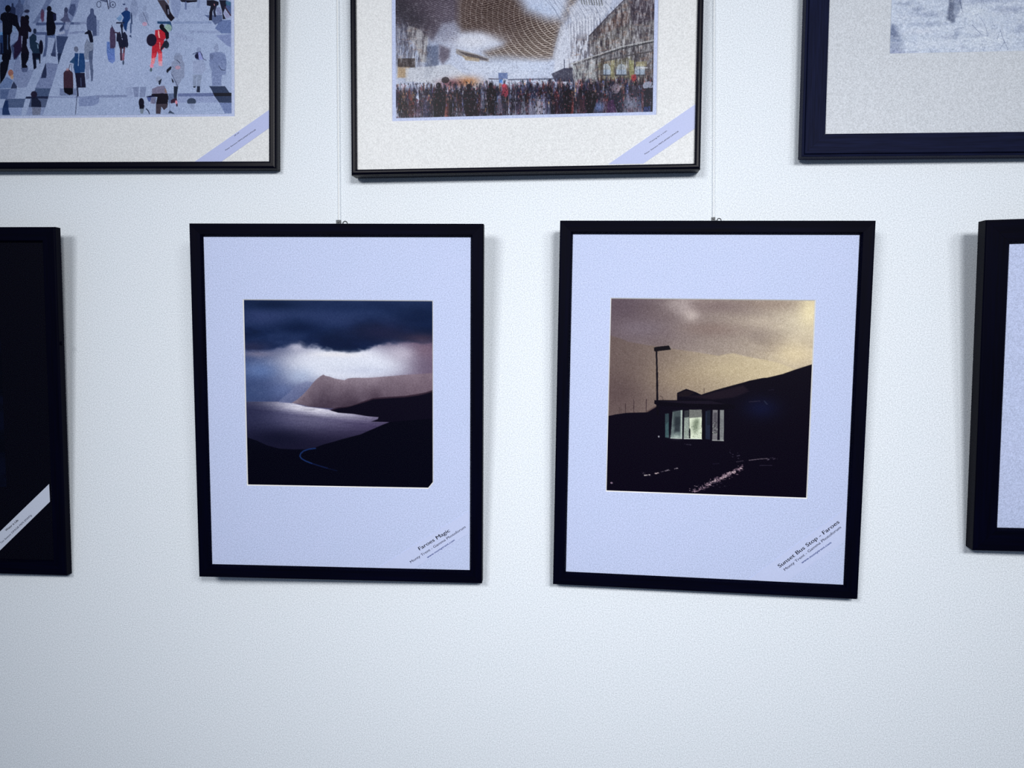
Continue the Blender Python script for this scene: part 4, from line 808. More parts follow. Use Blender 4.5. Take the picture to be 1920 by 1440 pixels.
    ('poly',[(59.1,159.3),(73.2,159.5),(72.9,174.5),(71.4,175.8),(70.1,166.9),(65.6,166.2),(66,181.8),(61.4,184.5),(60.3,171.5)],(10,16,38),0.97,0.4),
    ('poly',[(81.9,173.9),(83,191.6),(82.1,197),(73.1,197.5),(76.4,186.7)],(36,46,80),0.95,0.4),
    ('poly',[(102.3,160),(108.6,160.1),(102.6,178.3)],(28,42,76),0.9,0.4),
    ('poly',[(90.4,159.8),(99.3,160),(98.4,165.4),(91,163.9)],(50,62,100),0.9,0.4),
    ('poly',[(121.2,173.9),(131.8,163.2),(139.2,160.7),(138.6,192.4),(134.6,211.9),(132.6,201.1),(127.8,181.4),(128.6,176)],(30,66,110),0.92,0.4),
    ('poly',[(111.3,189.9),(114.3,186.6),(121,185.3),(126.8,190.2),(127.1,213.2),(110.8,213.3)],(58,38,54),0.97,0.4),
    ('poly',[(110.8,213),(126.8,213.2),(126.2,222.7),(120.2,224),(112.1,219.8)],(10,10,22),0.98,0.4),
    ('line',[(122.7,176.6),(119.5,186)],(58,38,50),0.9,0.9),
    ('line',[(125.3,176.6),(124.6,189.4)],(40,34,50),0.6,0.9),
    ('ell',118.1,185,2.62,1.95,(170,130,140),0.8),
    ('ell',60.9,222.3,5.4,5.2,(30,26,48),0.95),
    ('poly',[(56.7,227.3),(65.7,227.4),(72.3,233.7),(72.8,241.9),(55.6,241.7)],(26,32,56),0.95,0.4),
    ('poly',[(57.1,242),(72.5,242.2),(70.3,254.1),(57.6,254)],(110,116,140),0.75,0.4),
    ('poly',[(11.4,231),(16.7,231),(17.1,244.7),(19.8,253.7),(6.2,253.6),(6.5,244.6)],(24,46,92),0.9,0.4),
    ('line',[(185.1,81.3),(187.6,94.5)],(30,34,60),1.5,0.9),
    ('line',[(189.6,81.4),(189.4,93.2)],(40,46,80),1.09,0.8),
    ('line',[(199.1,88.6),(198.7,90.3),(197.7,91.7),(196.2,92.6),(194.5,92.9),(192.8,92.5),(191.3,91.5),(190.4,90.1),(190.1,88.4),(190.4,86.7),(191.4,85.3),(192.9,84.4),(194.6,84.1),(196.4,84.5),(197.8,85.5),(198.8,86.9),(199.1,88.6)],(40,48,84),0.96,0.95),
    ('line',[(175.1,87.6),(174.8,89.4),(174.1,90.9),(172.9,91.9),(171.6,92.2),(170.3,91.8),(169.2,90.8),(168.5,89.3),(168.3,87.5),(168.6,85.7),(169.3,84.2),(170.5,83.2),(171.8,82.9),(173.1,83.2),(174.2,84.3),(174.9,85.8),(175.1,87.6)],(40,48,84),0.96,0.95),
    ('ell',194.6,88.7,1.5,1.64,(56,64,96),0.8),
    ('poly',[(173.2,81),(185.5,81.3),(186.1,85.1),(174.5,82.3)],(48,58,92),0.7,0.4),
    ('poly',[(157.5,95),(159.2,93.2),(162,93.3),(163.3,96.4),(163.2,101.4),(167.3,105.9),(167.6,118.4),(167.1,134.7),(161.2,135.2),(160,127),(151.8,125.6),(150.6,115.6),(152.1,106.8),(157,100.7)],(66,80,122),0.92,0.4),
    ('poly',[(167.5,110.9),(172,111),(171.5,135.4),(167.1,135.3)],(120,136,178),0.5,0.41),
    ('poly',[(147.6,129.9),(151.7,127.5),(153.2,125.3),(157.9,127),(160.6,134.6),(161.8,144.7),(156.2,144.6),(154.3,137),(153,131.9),(147.5,131.8)],(14,18,40),0.97,0.4),
    ('poly',[(150.9,138.2),(154.9,143.3),(161.7,146.6),(161.5,157.2),(155.3,159.7),(153,170.6),(146.1,170.5),(146.5,149.4)],(120,132,160),0.85,0.4),
    ('poly',[(153.9,158.4),(160.9,156),(159.9,170.7),(153.7,170.6)],(76,90,124),0.9,0.4),
    ('ell',133.3,154.9,3.4,4.1,(110,120,150),0.8),
    ('poly',[(130.4,159.9),(145.6,160.8),(146.8,170.5),(130.2,170.2)],(34,66,118),0.92,0.4),
    ('line',[(136.6,161.2),(136.4,170.3)],(180,200,235),0.82,0.9),
    ('poly',[(189.6,124.5),(192.3,121.4),(197,127.1),(198.6,137.8),(198,152.2),(194.5,154.7),(189.1,154),(188.7,137.6)],(66,52,84),0.93,0.4),
    ('line',[(192,119.5),(195,124.6)],(36,34,64),0.96,0.9),
    ('poly',[(183.8,143.8),(188.6,143.9),(189.1,154),(196.6,154.1),(196.3,171.3),(185.4,171.1),(183.5,159.5)],(84,116,190),0.85,0.55),
    ('poly',[(200.4,131.6),(205.2,129.2),(207.2,133),(209.1,141.8),(215.2,141.9),(215.8,148.2),(213.7,155),(204.8,154.9),(202.2,144.1),(199.5,143.5)],(22,24,48),0.96,0.4),
    ('poly',[(209.9,131.8),(213.4,129.3),(217.4,135),(219.2,149.5),(217.1,154.4),(214.4,151.9),(210.3,150.6),(209.8,141.2)],(24,28,54),0.96,0.4),
    ('ell',208.7,120.5,2.46,3.4,(20,24,48),0.95),
    ('line',[(208.7,123),(209.8,138)],(20,24,48),2.73,0.95),
    ('line',[(206.9,154.3),(207.3,171.5)],(64,44,64),3.1,0.95),
    ('line',[(212.3,154.4),(210.4,171.5)],(100,66,86),3.0,0.95),
    ('poly',[(207.7,101.8),(216.6,96.3),(222.7,100.2),(223.2,109.6),(218.3,116.9),(216.1,129.4),(212.8,125.6),(209.5,113),(212.3,108.1)],(16,52,112),0.96,0.4),
    ('ell',216.6,95.7,2.46,2.73,(90,84,120),0.8),
    ('line',[(224.7,102.1),(225.1,117.1)],(34,52,94),2.32,0.9),
    ('line',[(223.8,117.1),(223.2,130.8)],(60,80,124),2.46,0.9),
    ('poly',[(220.1,136.3),(223.5,133.9),(224.8,138.9)],(40,58,100),0.9,0.4),
    ('ell',213,88.5,2.32,1.09,(40,56,100),0.9),
    ('poly',[(200,109.7),(207.6,103),(210.3,109.3),(205.4,114.2)],(110,150,200),0.8,0.55),
    ('line',[(200.6,116),(212.2,115.9)],(30,38,66),2.46,0.9),
    ('line',[(194.9,129.6),(205.2,131.7)],(60,48,72),2.05,0.9),
    ('ell',229.5,94.8,6.2,13.0,(130,144,182),0.5),
    ('ell',244.9,108.8,8.2,8.9,(134,148,184),0.5),
    ('ell',247.1,95.2,3.1,4.1,(134,148,184),0.5),
    ('line',[(243.7,101.3),(252.9,120.8)],(50,56,92),0.68,0.9),
    ('ell',246.2,118.5,4.1,3.1,(216,150,176),0.6),
    ('line',[(131.3,115.2),(150.6,114.9)],(126,140,180),3.0,0.7),
    ('line',[(131,128.4),(146.9,128.7)],(120,134,176),2.73,0.6),
    ('poly',[(267.1,83.2),(278.6,83.5),(285,90.9),(287.7,100.9),(294.8,110.9),(288.3,115.4),(281.9,108)],(58,50,62),0.96,0.4),
    ('poly',[(280,90.1),(285.7,92.2),(288.4,103.5),(295.2,110.3),(289.7,115.4),(282.6,109.3),(281.3,100.7)],(22,18,34),0.97,0.4),
    ('line',[(284.5,98.2),(284.8,104.1)],(150,158,190),2.14,0.8),
    ('poly',[(281.5,83.6),(285.8,83.7),(285.7,90.3),(284.3,88.9)],(150,120,110),0.5,0.4),
    ('poly',[(266.8,115),(288.3,115.4),(290.7,124.7),(289.6,130),(284.6,125.9),(282.5,119.3),(266.7,118.6)],(30,66,112),0.93,0.4),
    ('ell',283.9,125.3,6.1,5.7,(150,180,170),0.92),
    ('ell',273.9,123.1,3.9,3.9,(8,10,24),0.97),
    ('poly',[(270.3,123),(278.2,124.5),(285.3,132.6),(285.2,140.5),(280.8,143.1),(278.1,133.8),(272.4,128.3)],(8,10,24),0.96,0.4),
    ('poly',[(263,128.2),(271.7,127),(278.8,132.4),(280.1,140.4),(277.2,143),(277.1,155),(273.5,158.2),(274.1,166.2),(268.3,165.5),(266.2,160.1),(264,168.7),(256.7,168.6),(257.7,152),(262.1,140.1)],(190,34,52),0.98,0.4),
    ('poly',[(267.7,157.5),(273.4,160.2),(274.1,169.6),(267.6,169.5)],(206,56,72),0.97,0.4),
    ('poly',[(256.7,168.6),(263.2,168.7),(261,178.3),(255.9,178.2)],(240,110,120),0.95,0.4),
    ('poly',[(267.6,168.8),(274.1,168.9),(272.5,178.5),(268.2,178.4)],(244,130,140),0.95,0.4),
    ('ell',257,142.7,8.2,9.3,(28,22,48),0.98),
    ('poly',[(267.7,128.2),(269.1,128.3),(270.8,139.6),(269,139.6),(267.6,134.9)],(250,200,190),0.9,0.4),
    ('line',[(270.3,146.9),(270.6,156.2)],(250,210,200),1,0.9),
    ('line',[(265,140.8),(277.2,143)],(120,16,36),1,0.7),
    ('line',[(264.2,148.1),(276.4,149.7)],(120,16,36),0.71,0.7),
    ('ell',281.1,150.4,4.3,5.4,(24,38,58),0.95),
    ('poly',[(277.9,144.4),(282.3,143.1),(283.6,149.8),(274.2,156.3),(272.7,161.6),(271.3,155.5)],(24,34,54),0.95,0.4),
    ('poly',[(302.9,84.1),(331.4,84.8),(330.7,87.4),(315.7,88.3),(305.8,86.8)],(14,12,30),0.97,0.4),
    ('line',[(312.9,87.6),(312.8,97.5)],(90,106,150),2.86,0.8),
    ('poly',[(288.6,83.7),(304.4,84.1),(304.2,97.3),(299.8,110.4),(294.1,108.9),(289.9,97)],(126,142,186),0.6,0.57),
    ('poly',[(331.4,84.8),(335.7,84.9),(335.6,96.7),(331.3,96.6)],(132,148,190),0.5,0.57),
    ('poly',[(346.3,85.1),(356.9,85.4),(365.4,88.2),(365.4,92.8),(359.7,95.2),(355.4,102.4),(354.6,115.5),(349.7,115.4),(350.4,103.6),(352.6,94.4),(346.3,93)],(14,14,34),0.97,0.4),
    ('line',[(361.1,93.3),(358.2,102.4),(359.6,109)],(24,28,56),3.3,0.95),
    ('poly',[(366.1,85.6),(376.7,85.8),(378.1,92.4),(375.2,98.9),(372.4,105.4),(376.6,114),(371.6,113.9),(371,102.7),(367.5,90.8)],(16,18,40),0.97,0.4),
    ('line',[(375.2,96.3),(384.4,108.9)],(60,40,60),2.14,0.9),
    ('poly',[(361.1,97.2),(366.1,96),(371,102.7),(369.5,107.9),(362.5,107.1)],(120,128,170),0.8,0.4),
    ('poly',[(374.5,100.8),(383.6,110.2),(378,113.3),(373.8,106.7)],(150,150,190),0.8,0.4),
    ('line',[(358.3,91.3),(358.7,93.6)],(230,160,170),0.86,0.9),
    ('poly',[(376.7,87.8),(384.4,88.6),(384.4,95.2),(376.7,92.4)],(60,110,140),0.8,0.4),
    ('ell',299.2,169.3,6.3,6.8,(138,152,186),0.8),
    ('ell',332.9,167.9,6.4,5.7,(60,70,110),0.9),
    ('poly',[(332.2,161.9),(335.8,161.6),(340,173.3),(333.6,173.2),(331.5,167.9)],(150,160,222),0.9,0.4),
    ('poly',[(326.5,167.1),(332.2,162.6),(332.9,172.5),(327.2,170.4)],(16,20,56),0.95,0.4),
    ('line',[(323.6,165.1),(329.4,162.5),(335.8,161.6),(340,172),(345,174.4)],(30,38,80),0.86,0.9),
    ('ell',333,158.6,3.7,3.9,(136,150,188),0.7),
    ('ell',361.1,156.4,3.6,6.4,(140,154,190),0.7),
    ('poly',[(350.7,164.2),(359.3,162.4),(370.6,162.6),(376.3,169.9),(377.6,180.1),(350.6,179.7)],(118,134,178),0.85,0.57),
    ('poly',[(351.5,165.2),(356.4,166.9),(357.1,169.6),(355,172.9),(350.7,174.1)],(14,18,44),0.97,0.4),
    ('poly',[(256.8,162.6),(264,162.7),(263.2,168.1),(257.4,170.6)],(222,60,80),0.9,0.4),
    ('poly',[(256.7,170),(262.5,170.1),(260.2,178.7),(255.2,178.6)],(240,150,160),0.85,0.57),
    ('ell',256.9,181.3,3.0,3.2,(244,150,180),0.95),
    ('ell',255.6,187.3,1.87,3.0,(70,90,96),0.9),
    ('poly',[(267.6,162.8),(274.1,162.9),(274,174.9),(267.5,174.8)],(238,110,124),0.9,0.4),
    ('poly',[(267.5,174.8),(274.4,174.9),(273.9,182.2),(268.1,181.5)],(240,170,186),0.8,0.57),
    ('poly',[(293.5,167.2),(306.4,166.1),(306.4,174.1),(309.9,178.1),(309.7,199.4),(305.4,202),(299.5,212.6),(295.9,212.6),(291.7,200.5),(288.2,193.8),(289.7,185.8),(288.4,177.8),(293.4,173.9)],(138,150,182),0.88,0.43),
    ('line',[(288.9,194.5),(298.8,212.6)],(40,46,80),0.72,0.9),
    ('ell',299.1,184.6,4.3,2.87,(214,150,170),0.6),
    ('line',[(297.8,173.3),(302.7,178)],(30,36,60),0.86,0.9),
    ('poly',[(280.7,187.7),(287.6,182.4),(289,183.8),(288.3,187.1),(284.6,189.7),(282.5,192.7),(280.7,191.3)],(16,20,38),0.97,0.4),
    ('poly',[(288.5,199.8),(292.4,204.5),(292,207.9),(289.9,206.5)],(20,24,44),0.97,0.4),
    ('poly',[(292.3,212.5),(299.5,213),(297.6,223.3),(297.2,230.7),(292.2,230.6)],(26,36,56),0.97,0.4),
    ('poly',[(287.1,233.9),(292.9,230.6),(297.2,230.7),(298.5,242.7),(296.4,243.4),(295,237.3),(287,238.6)],(46,24,46),0.95,0.4),
    ('ell',296.1,236.7,1.87,2.87,(240,160,180),0.9),
    ('poly',[(323.7,195.6),(338.4,195.8),(334.7,213.1),(329.7,213),(330.2,198.4),(329.1,199.7),(328.3,213),(323.6,212.9)],(134,148,178),0.8,0.4),
    ('poly',[(330,213),(334.7,213.1),(334.6,222.4),(328.9,222.3)],(24,34,58),0.95,0.4),
    ('poly',[(323.6,212.9),(328.3,213),(326.8,215.6),(323.9,214.9)],(34,46,66),0.9,0.4),
    ('poly',[(323.6,174.4),(340.7,174.6),(344.9,187.3),(339.1,194.5),(323.4,194.3)],(150,162,198),0.6,0.72),
    ('poly',[(350.7,164.2),(374.9,164.6),(377.6,177.9),(376.1,196.4),(369.7,196.9),(368.9,212.8),(354,212.7),(353.4,190.7),(349.9,181.4)],(118,134,178),0.85,0.57),
    ('line',[(364.8,183),(369.1,189),(374.7,189.7)],(40,50,84),0.86,0.9),
    ('ell',267.5,202.2,4.3,5.0,(150,162,192),0.8),
    ('poly',[(267.5,204.2),(273,200.9),(271.8,206.3),(270,210.3),(267.8,209.6)],(24,34,54),0.97,0.4),
    ('poly',[(256.9,216.1),(267.1,212.2),(277.2,211.7),(281.4,221.1),(281.4,223.8),(256.8,223.5)],(118,112,140),0.9,0.4),
    ('poly',[(277.1,217),(279.3,215.7),(281.4,221.8),(278.5,223.1)],(150,120,110),0.8,0.4),
    ('poly',[(256.1,223.8),(266.2,223.3),(274.2,223),(282.8,223.8),(283.5,230.5),(282,239.2),(263.1,239),(265.4,228.6),(256,228.2)],(18,14,28),0.98,0.4),
    ('poly',[(263.1,239),(282.7,239.2),(281.2,244.6),(276.1,248.6),(271.8,243.1),(270.2,253.9),(262.6,253.8)],(62,54,66),0.95,0.4),
    ('poly',[(252.4,228.8),(263.2,228.9),(263.1,238.4),(256.6,238.3)],(100,106,140),0.8,0.4),
    ('poly',[(252.4,226.5),(256,226.2),(256,228.5),(252.4,228.8)],(20,30,80),0.9,0.4),
    ('ell',320.8,235.9,7.3,5.2,(52,66,92),0.97),
    ('poly',[(312.2,238.9),(329.5,239),(329.5,242.4),(312.2,242.2)],(164,181,217),1,0.4),
    ('poly',[(315.1,238.9),(325.9,239),(324.4,249.7),(319.4,246.3)],(140,154,190),0.7,0.72),
    ('poly',[(285.5,248.6),(293.7,254.1),(282.5,253.3)],(60,74,100),0.95,0.4),
    ('line',[(285.7,238.6),(285.6,248)],(70,84,120),0.57,0.8),
    ('poly',[(130.4,161.9),(145.1,160.8),(147.1,172.9),(147.7,180.3),(146.1,189.8),(129.8,190.2),(130.1,174)],(26,64,120),0.93,0.4),
    ('line',[(137.4,160.6),(135.9,179.5)],(190,210,240),0.88,0.9),
    ('poly',[(130.5,190.2),(146.4,190.4),(147.9,212.8),(132.7,212.9)],(24,24,48),0.96,0.4),
    ('line',[(139.9,198.5),(140.1,210.6)],(110,130,180),1.03,0.7),
    ('line',[(133.8,212.6),(134.3,224.8)],(30,34,62),2.93,0.9),
    ('poly',[(147.1,174.3),(154.5,173),(154,198.6),(148.8,201.3)],(130,140,174),0.7,0.44),
    ('poly',[(153.2,160.9),(160.6,161),(159.6,174.5),(160.8,187.9),(159.8,202.8),(156.9,203.4),(155.7,186.5),(154.5,174.4)],(82,96,132),0.9,0.4),
    ('poly',[(184.8,161.4),(196.5,161.6),(197,173),(192.6,177),(186.1,173.5)],(104,130,204),0.8,0.59),
    ('poly',[(204.9,161.8),(207.8,161.8),(207.3,171.8),(205.5,171.8)],(74,52,80),0.93,0.4),
    ('poly',[(208.9,161.8),(212.9,161.9),(211.3,171.9),(208.7,171.9)],(150,96,120),0.93,0.4),
    ('ell',210.5,175.9,1.61,3.4,(60,74,104),0.9),
    ('ell',239.2,236.8,4.5,7.0,(14,14,34),0.97),
    ('poly',[(235.5,239.4),(244.2,240.2),(243.4,246.2),(236.1,246.2)],(14,14,34),0.97,0.4),
    ('poly',[(236.9,246.2),(243.4,246.2),(241.9,253.6),(237.5,253.6)],(110,124,140),0.8,0.4),
    ('line',[(247.1,246.3),(250.7,249.7),(252.1,253.7)],(30,38,66),1.47,0.95),
    ('poly',[(246.6,227.8),(253.8,226.2),(261.1,226.2),(261.1,228.6),(249.5,228.8)],(14,18,60),0.95,0.4),
    ('poly',[(248,228.8),(255.3,228.9),(253.7,235.6),(250.8,234.9)],(60,76,140),0.8,0.4),
    ('poly',[(255.3,228.9),(261.1,228.9),(261,239),(253.7,238.3)],(120,120,150),0.7,0.44),
  ],
  'rect': [-0.2066,0.1373],
}
STATION = {
  'w': 374.9,
  'h': 255,
  'back': [
    ('poly',[(-2.2,2.5),(95.6,7.1),(92.8,88.9),(92.8,119.2),(69.8,121.1),(55.4,145.5),(40.9,136.7),(14.8,119.1),(-2.7,118.5)],(58,48,62),0.95,8.8),
    ('blob',23.5,116.7,26.4,17.6,(26,22,36),0.9),
    ('blob',6.1,96.6,20.5,23.5,(20,18,30),0.8),
    ('blob',75.6,104.8,23.5,20.5,(104,96,112),0.7),
    ('blob',81.4,140.9,17.6,17.6,(150,156,184),0.85),
    ('blob',8.9,144,11.7,23.5,(92,100,130),0.8),
    ('blob',43.8,156.2,17.6,14.7,(150,166,200),0.8),
    ('poly',[(19.2,122.1),(35.1,128.2),(48.1,139.7),(46.6,175.8),(37.9,175.5),(29.3,150.2),(17.7,138.7)],(150,148,150),0.8,1.76),
    ('poly',[(46.7,153.6),(64,151.4),(64,179.1),(49.5,198.2),(42.3,198)],(60,72,104),0.7,5.9),
    ('poly',[(65.5,151.4),(81.4,157.5),(79.9,171.3),(69.8,179.3),(64,170.8)],(60,48,64),0.7,7.0),
    ('poly',[(2.9,168.9),(29.2,169.7),(29.2,183.7),(2.9,181.5)],(34,24,24),0.9,2.35),
    ('poly',[(2.9,181.5),(20.4,182),(17.5,197.3),(2.3,196.8)],(170,134,84),0.7,3.5),
    ('poly',[(14.6,183.2),(52.4,181.6),(81.4,179.7),(110.2,200),(64,207),(14.5,202.8)],(200,205,215),0.8,3.5),
    ('blob',150.2,187.3,49.9,11.7,(206,216,236),0.9),
    ('blob',206.9,186.3,41.1,14.7,(200,212,236),0.9),
    ('blob',115.8,147.6,32.3,13.2,(214,220,234),0.9),
    ('blob',209.1,109.8,32.3,17.6,(190,206,236),0.9),
    ('blob',195.2,122.9,11.7,8.8,(150,170,210),0.6),
    ('poly',[(90,157.8),(121.6,167.1),(138.7,173.2),(138.8,178.1),(104.4,172.1),(90,164.7)],(140,132,128),0.8,1.76),
    ('poly',[(92.9,161.2),(121.6,168.5),(137.3,174.5),(135.9,176.4),(107.3,170)],(60,52,56),0.8,1.17),
    ('poly',[(98.6,167.7),(124.5,172.7),(124.5,177.7),(104.4,174.9)],(170,150,120),0.7,1.47),
  ],
  'roof': [
    ('poly',[(92.7,-1.2),(288.6,8.1),(275.6,69.1),(256.6,111.6),(248.4,122.2),(240.1,135.5),(232.1,173.4),(223.7,175.9),(138.7,170.4),(133,164.7),(158.6,156.7),(161.4,150.5),(127.2,135.6),(98.6,133.2),(92.8,122)],(255,255,255),1,16),
    ('poly',[(179.4,89.6),(186.4,81.7),(256.3,79.1),(253.8,106.1),(245.6,124.8),(223.2,122.6),(192.2,109.2)],(0,0,0),1,24),
  ],
  'vault': [270.5,112.1],
  'lattice': [],
  'mid': [
    ('blob',121.5,146.4,32.3,10.0,(214,218,232),0.75),
    ('blob',155.8,173.7,26.4,6.5,(150,160,180),0.4),
    ('poly',[(242.9,130.1),(248.5,131.7),(237.7,176.3),(230.7,176.1),(233.4,162.5)],(178,182,196),0.85,1.76),
    ('poly',[(247.1,130.3),(287.2,118.2),(288,186.1),(263.2,204.4),(232.4,203.5),(234.9,170.7)],(206,212,228),0.85,4.1),
    ('poly',[(253.8,106.1),(297.8,80.8),(322.5,81.8),(309.2,113.6),(284.7,139.7),(259.7,138.9)],(200,206,222),0.8,4.7),
    ('line',[(214.5,88.3),(234.3,108.1),(240,121.9)],(90,100,126),0.7,0.45),
    ('line',[(220.1,86.9),(240,118.3),(245.7,136.5)],(90,100,126),0.7,0.45),
    ('line',[(225.7,85.5),(245.5,115),(251.3,134.8)],(90,100,126),0.7,0.45),
    ('line',[(231.3,89),(251,111.7),(256.8,133.1)],(90,100,126),0.7,0.45),
    ('line',[(236.9,87.6),(256.7,121.9),(262.4,131.4)],(90,100,126),0.7,0.45),
    ('line',[(242.4,86.1),(262.2,118.6),(267.9,129.7)],(90,100,126),0.7,0.45),
    ('line',[(248,89.6),(267.8,115.3),(273.5,128)],(90,100,126),0.7,0.45),
    ('line',[(253.6,88.2),(273.3,112),(279,126.3)],(90,100,126),0.7,0.45),
    ('line',[(259.1,86.8),(278.9,122.2),(284.5,124.6)],(90,100,126),0.7,0.45),
    ('line',[(264.7,90.3),(284.4,118.9),(290.2,139.1)],(90,100,126),0.7,0.45),
    ('line',[(270.2,88.9),(289.9,115.6),(295.7,137.4)],(90,100,126),0.7,0.45),
    ('line',[(275.8,87.5),(295.4,112.3),(301.2,135.7)],(90,100,126),0.7,0.45),
    ('line',[(281.3,90.9),(301.1,122.5),(306.7,134)],(90,100,126),0.7,0.45),
    ('line',[(286.8,89.5),(306.5,119.2),(312.2,132.3)],(90,100,126),0.7,0.45),
    ('line',[(292.3,88.1),(312,115.9),(317.7,130.6)],(90,100,126),0.7,0.45),
    ('line',[(297.9,91.6),(317.4,112.6),(323.2,129)],(90,100,126),0.7,0.45),
    ('line',[(252.4,111.5),(253.5,135.9)],(110,112,130),1.03,0.5),
    ('line',[(254.6,119.4),(255.8,155.1)],(226,230,240),1.03,0.5),
    ('line',[(256.8,127.4),(258.1,174.2)],(110,112,130),1.03,0.5),
    ('line',[(258.8,119),(260.2,177)],(226,230,240),1.03,0.5),
    ('line',[(260.9,127),(262.1,152.5)],(110,112,130),1.03,0.5),
    ('line',[(262.9,118.6),(264.2,155.3)],(226,230,240),1.03,0.5),
    ('line',[(265.1,126.6),(266.5,174.5)],(110,112,130),1.03,0.5),
    ('line',[(267.1,118.2),(268.6,177.3)],(226,230,240),1.03,0.5),
    ('line',[(269.3,126.2),(270.4,152.8)],(110,112,130),1.03,0.5),
    ('line',[(271.3,117.9),(272.5,155.6)],(226,230,240),1.03,0.5),
    ('line',[(273.4,125.8),(274.8,174.8)],(110,112,130),1.03,0.5),
    ('line',[(275.4,117.5),(276.9,177.5)],(226,230,240),1.03,0.5),
    ('line',[(277.6,125.4),(278.7,153.1)],(110,112,130),1.03,0.5),
    ('line',[(279.6,117.1),(280.9,155.9)],(226,230,240),1.03,0.5),
    ('line',[(281.7,125),(283.2,175)],(110,112,130),1.03,0.5),
    ('line',[(283.7,116.7),(285.3,177.8)],(226,230,240),1.03,0.5),
    ('line',[(285.9,124.6),(287.1,153.4)],(110,112,130),1.03,0.5),
    ('line',[(287.9,116.3),(289.2,156.2)],(226,230,240),1.03,0.5),
    ('line',[(290,124.2),(291.5,175.3)],(110,112,130),1.03,0.5),
    ('line',[(292,115.9),(293.6,178.1)],(226,230,240),1.03,0.5),
    ('line',[(294.2,123.8),(295.4,153.7)],(110,112,130),1.03,0.5),
    ('line',[(296.1,115.5),(297.5,156.5)],(226,230,240),1.03,0.5),
    ('line',[(298.3,123.5),(299.8,175.6)],(110,112,130),1.03,0.5),
    ('line',[(300.3,115.2),(301.9,178.3)],(226,230,240),1.03,0.5),
    ('line',[(302.4,123.1),(303.7,154)],(110,112,130),1.03,0.5),
    ('line',[(304.4,114.8),(305.8,156.7)],(226,230,240),1.03,0.5),
    ('line',[(270.3,90.5),(272.6,101.4)],(64,66,60),1.47,0.6),
    ('line',[(273.9,90.6),(276.2,101.8)],(64,66,60),1.47,0.6),
    ('line',[(277.5,90.8),(279.8,102.2)],(64,66,60),1.47,0.6),
    ('line',[(281.1,90.9),(283.4,102.6)],(64,66,60),1.47,0.6),
    ('line',[(284.7,91.1),(287,103)],(64,66,60),1.47,0.6),
    ('line',[(288.2,91.2),(290.6,103.4)],(64,66,60),1.47,0.6),
    ('line',[(291.8,91.4),(294.2,103.9)],(64,66,60),1.47,0.6),
    ('line',[(295.4,91.5),(297.8,104.3)],(64,66,60),1.47,0.6),
    ('line',[(299,91.6),(301.4,104.7)],(64,66,60),1.47,0.6),
    ('poly',[(283.4,146.5),(333.7,98.4),(336,66.3),(375.5,68),(376.9,153.8),(345.6,159.4),(290.6,173.9),(283.7,169.6)],(92,88,92),0.95,1.17),
    ('poly',[(336.2,82.4),(375.7,84),(376.5,126.9),(345.2,133.8)],(70,60,74),0.8,3.5),
    ('poly',[(290.4,150.8),(317.8,138.2),(345.2,131.1),(345.5,156.7),(293.4,169.9)],(110,106,104),0.8,2.35),
    ('poly',[(295.8,142.8),(323,116.8),(339.4,112),(339.7,130.9),(306.8,143.2)],(100,76,70),0.7,2.93),
    ('poly',[(260.2,185.2),(290.6,173.9),(345.6,159.4),(376.1,152.4),(377.2,218.6),(291.2,216.2),(268.8,210.1)],(90,88,92),0.95,1.17),
    ('poly',[(296.3,183.6),(345.9,177),(349.1,206.9),(296.6,208.1)],(110,106,84),0.75,2.35),
    ('poly',[(345.6,163.5),(376.2,159.1),(377.2,218.6),(349.2,217.8)],(70,66,70),0.8,2.35),
    ('poly',[(254.6,189.1),(293.5,178.1),(293.9,210.8),(263.2,209.9)],(172,178,180),0.7,2.93),
  ],
  'facade': [
    ('poly',[(262.6,147.1),(283.4,145.1),(335,95.8),(336,66.3),(375.5,68),(378,218.6),(249.3,215)],(255,255,255),1,14),
    ('poly',[(-0.3,113),(49.6,131.5),(49.5,178.7),(-0.6,177.1)],(200,200,200),1,20),
  ],
  'front': [
    ('line',[(283.4,146.5),(312,117.8),(335,95.8)],(50,44,56),1.76,0.9),
    ('line',[(257.4,185.1),(290.7,174.7),(329.2,162.9),(376.1,155.1)],(176,178,180),1.47,0.9),
    ('line',[(290.7,177.4),(329.2,165.7),(376.2,157.5)],(44,44,50),2.05,0.85),
    ('line',[(299.1,183.7),(345.8,174.3),(376.4,170.4)],(60,56,60),2.05,0.7),
    ('ell',307.5,194.3,7.0,8.2,(176,188,198),0.75),
    ('poly',[(300.3,194.1),(314.7,194.5),(314.8,201.6),(300.4,201.2)],(150,166,186),0.9,1.17),
    ('line',[(307.4,186.7),(307.6,201.4)],(60,70,90),0.88,0.9),
    ('line',[(299.9,201.7),(315.4,202.2)],(40,44,56),1.47,0.9),
    ('ell',329.6,195,7.0,8.2,(176,188,198),0.75),
    ('poly',[(322.5,194.7),(336.8,195.2),(336.9,202.2),(322.6,201.8)],(150,166,186),0.9,1.17),
    ('line',[(329.5,187.4),(329.7,202)],(60,70,90),0.88,0.9),
    ('line',[(322,202.3),(337.5,202.8)],(40,44,56),1.47,0.9),
    ('ell',355.8,195.8,7.0,8.2,(176,188,198),0.75),
    ('poly',[(348.6,195.5),(362.9,196),(363,203),(348.7,202.6)],(150,166,186),0.9,1.17),
    ('line',[(355.6,188.2),(355.9,202.8)],(60,70,90),0.88,0.9),
    ('line',[(348.2,203.1),(363.6,203.6)],(40,44,56),1.47,0.9),
    ('poly',[(353,192.1),(366.7,192.6),(366.7,194.5),(353,194)],(222,226,232),0.7,0.88),
    ('poly',[(350.1,184.7),(365.2,184.1),(365.3,191.2),(350.2,191.2)],(170,160,110),0.6,1.47),
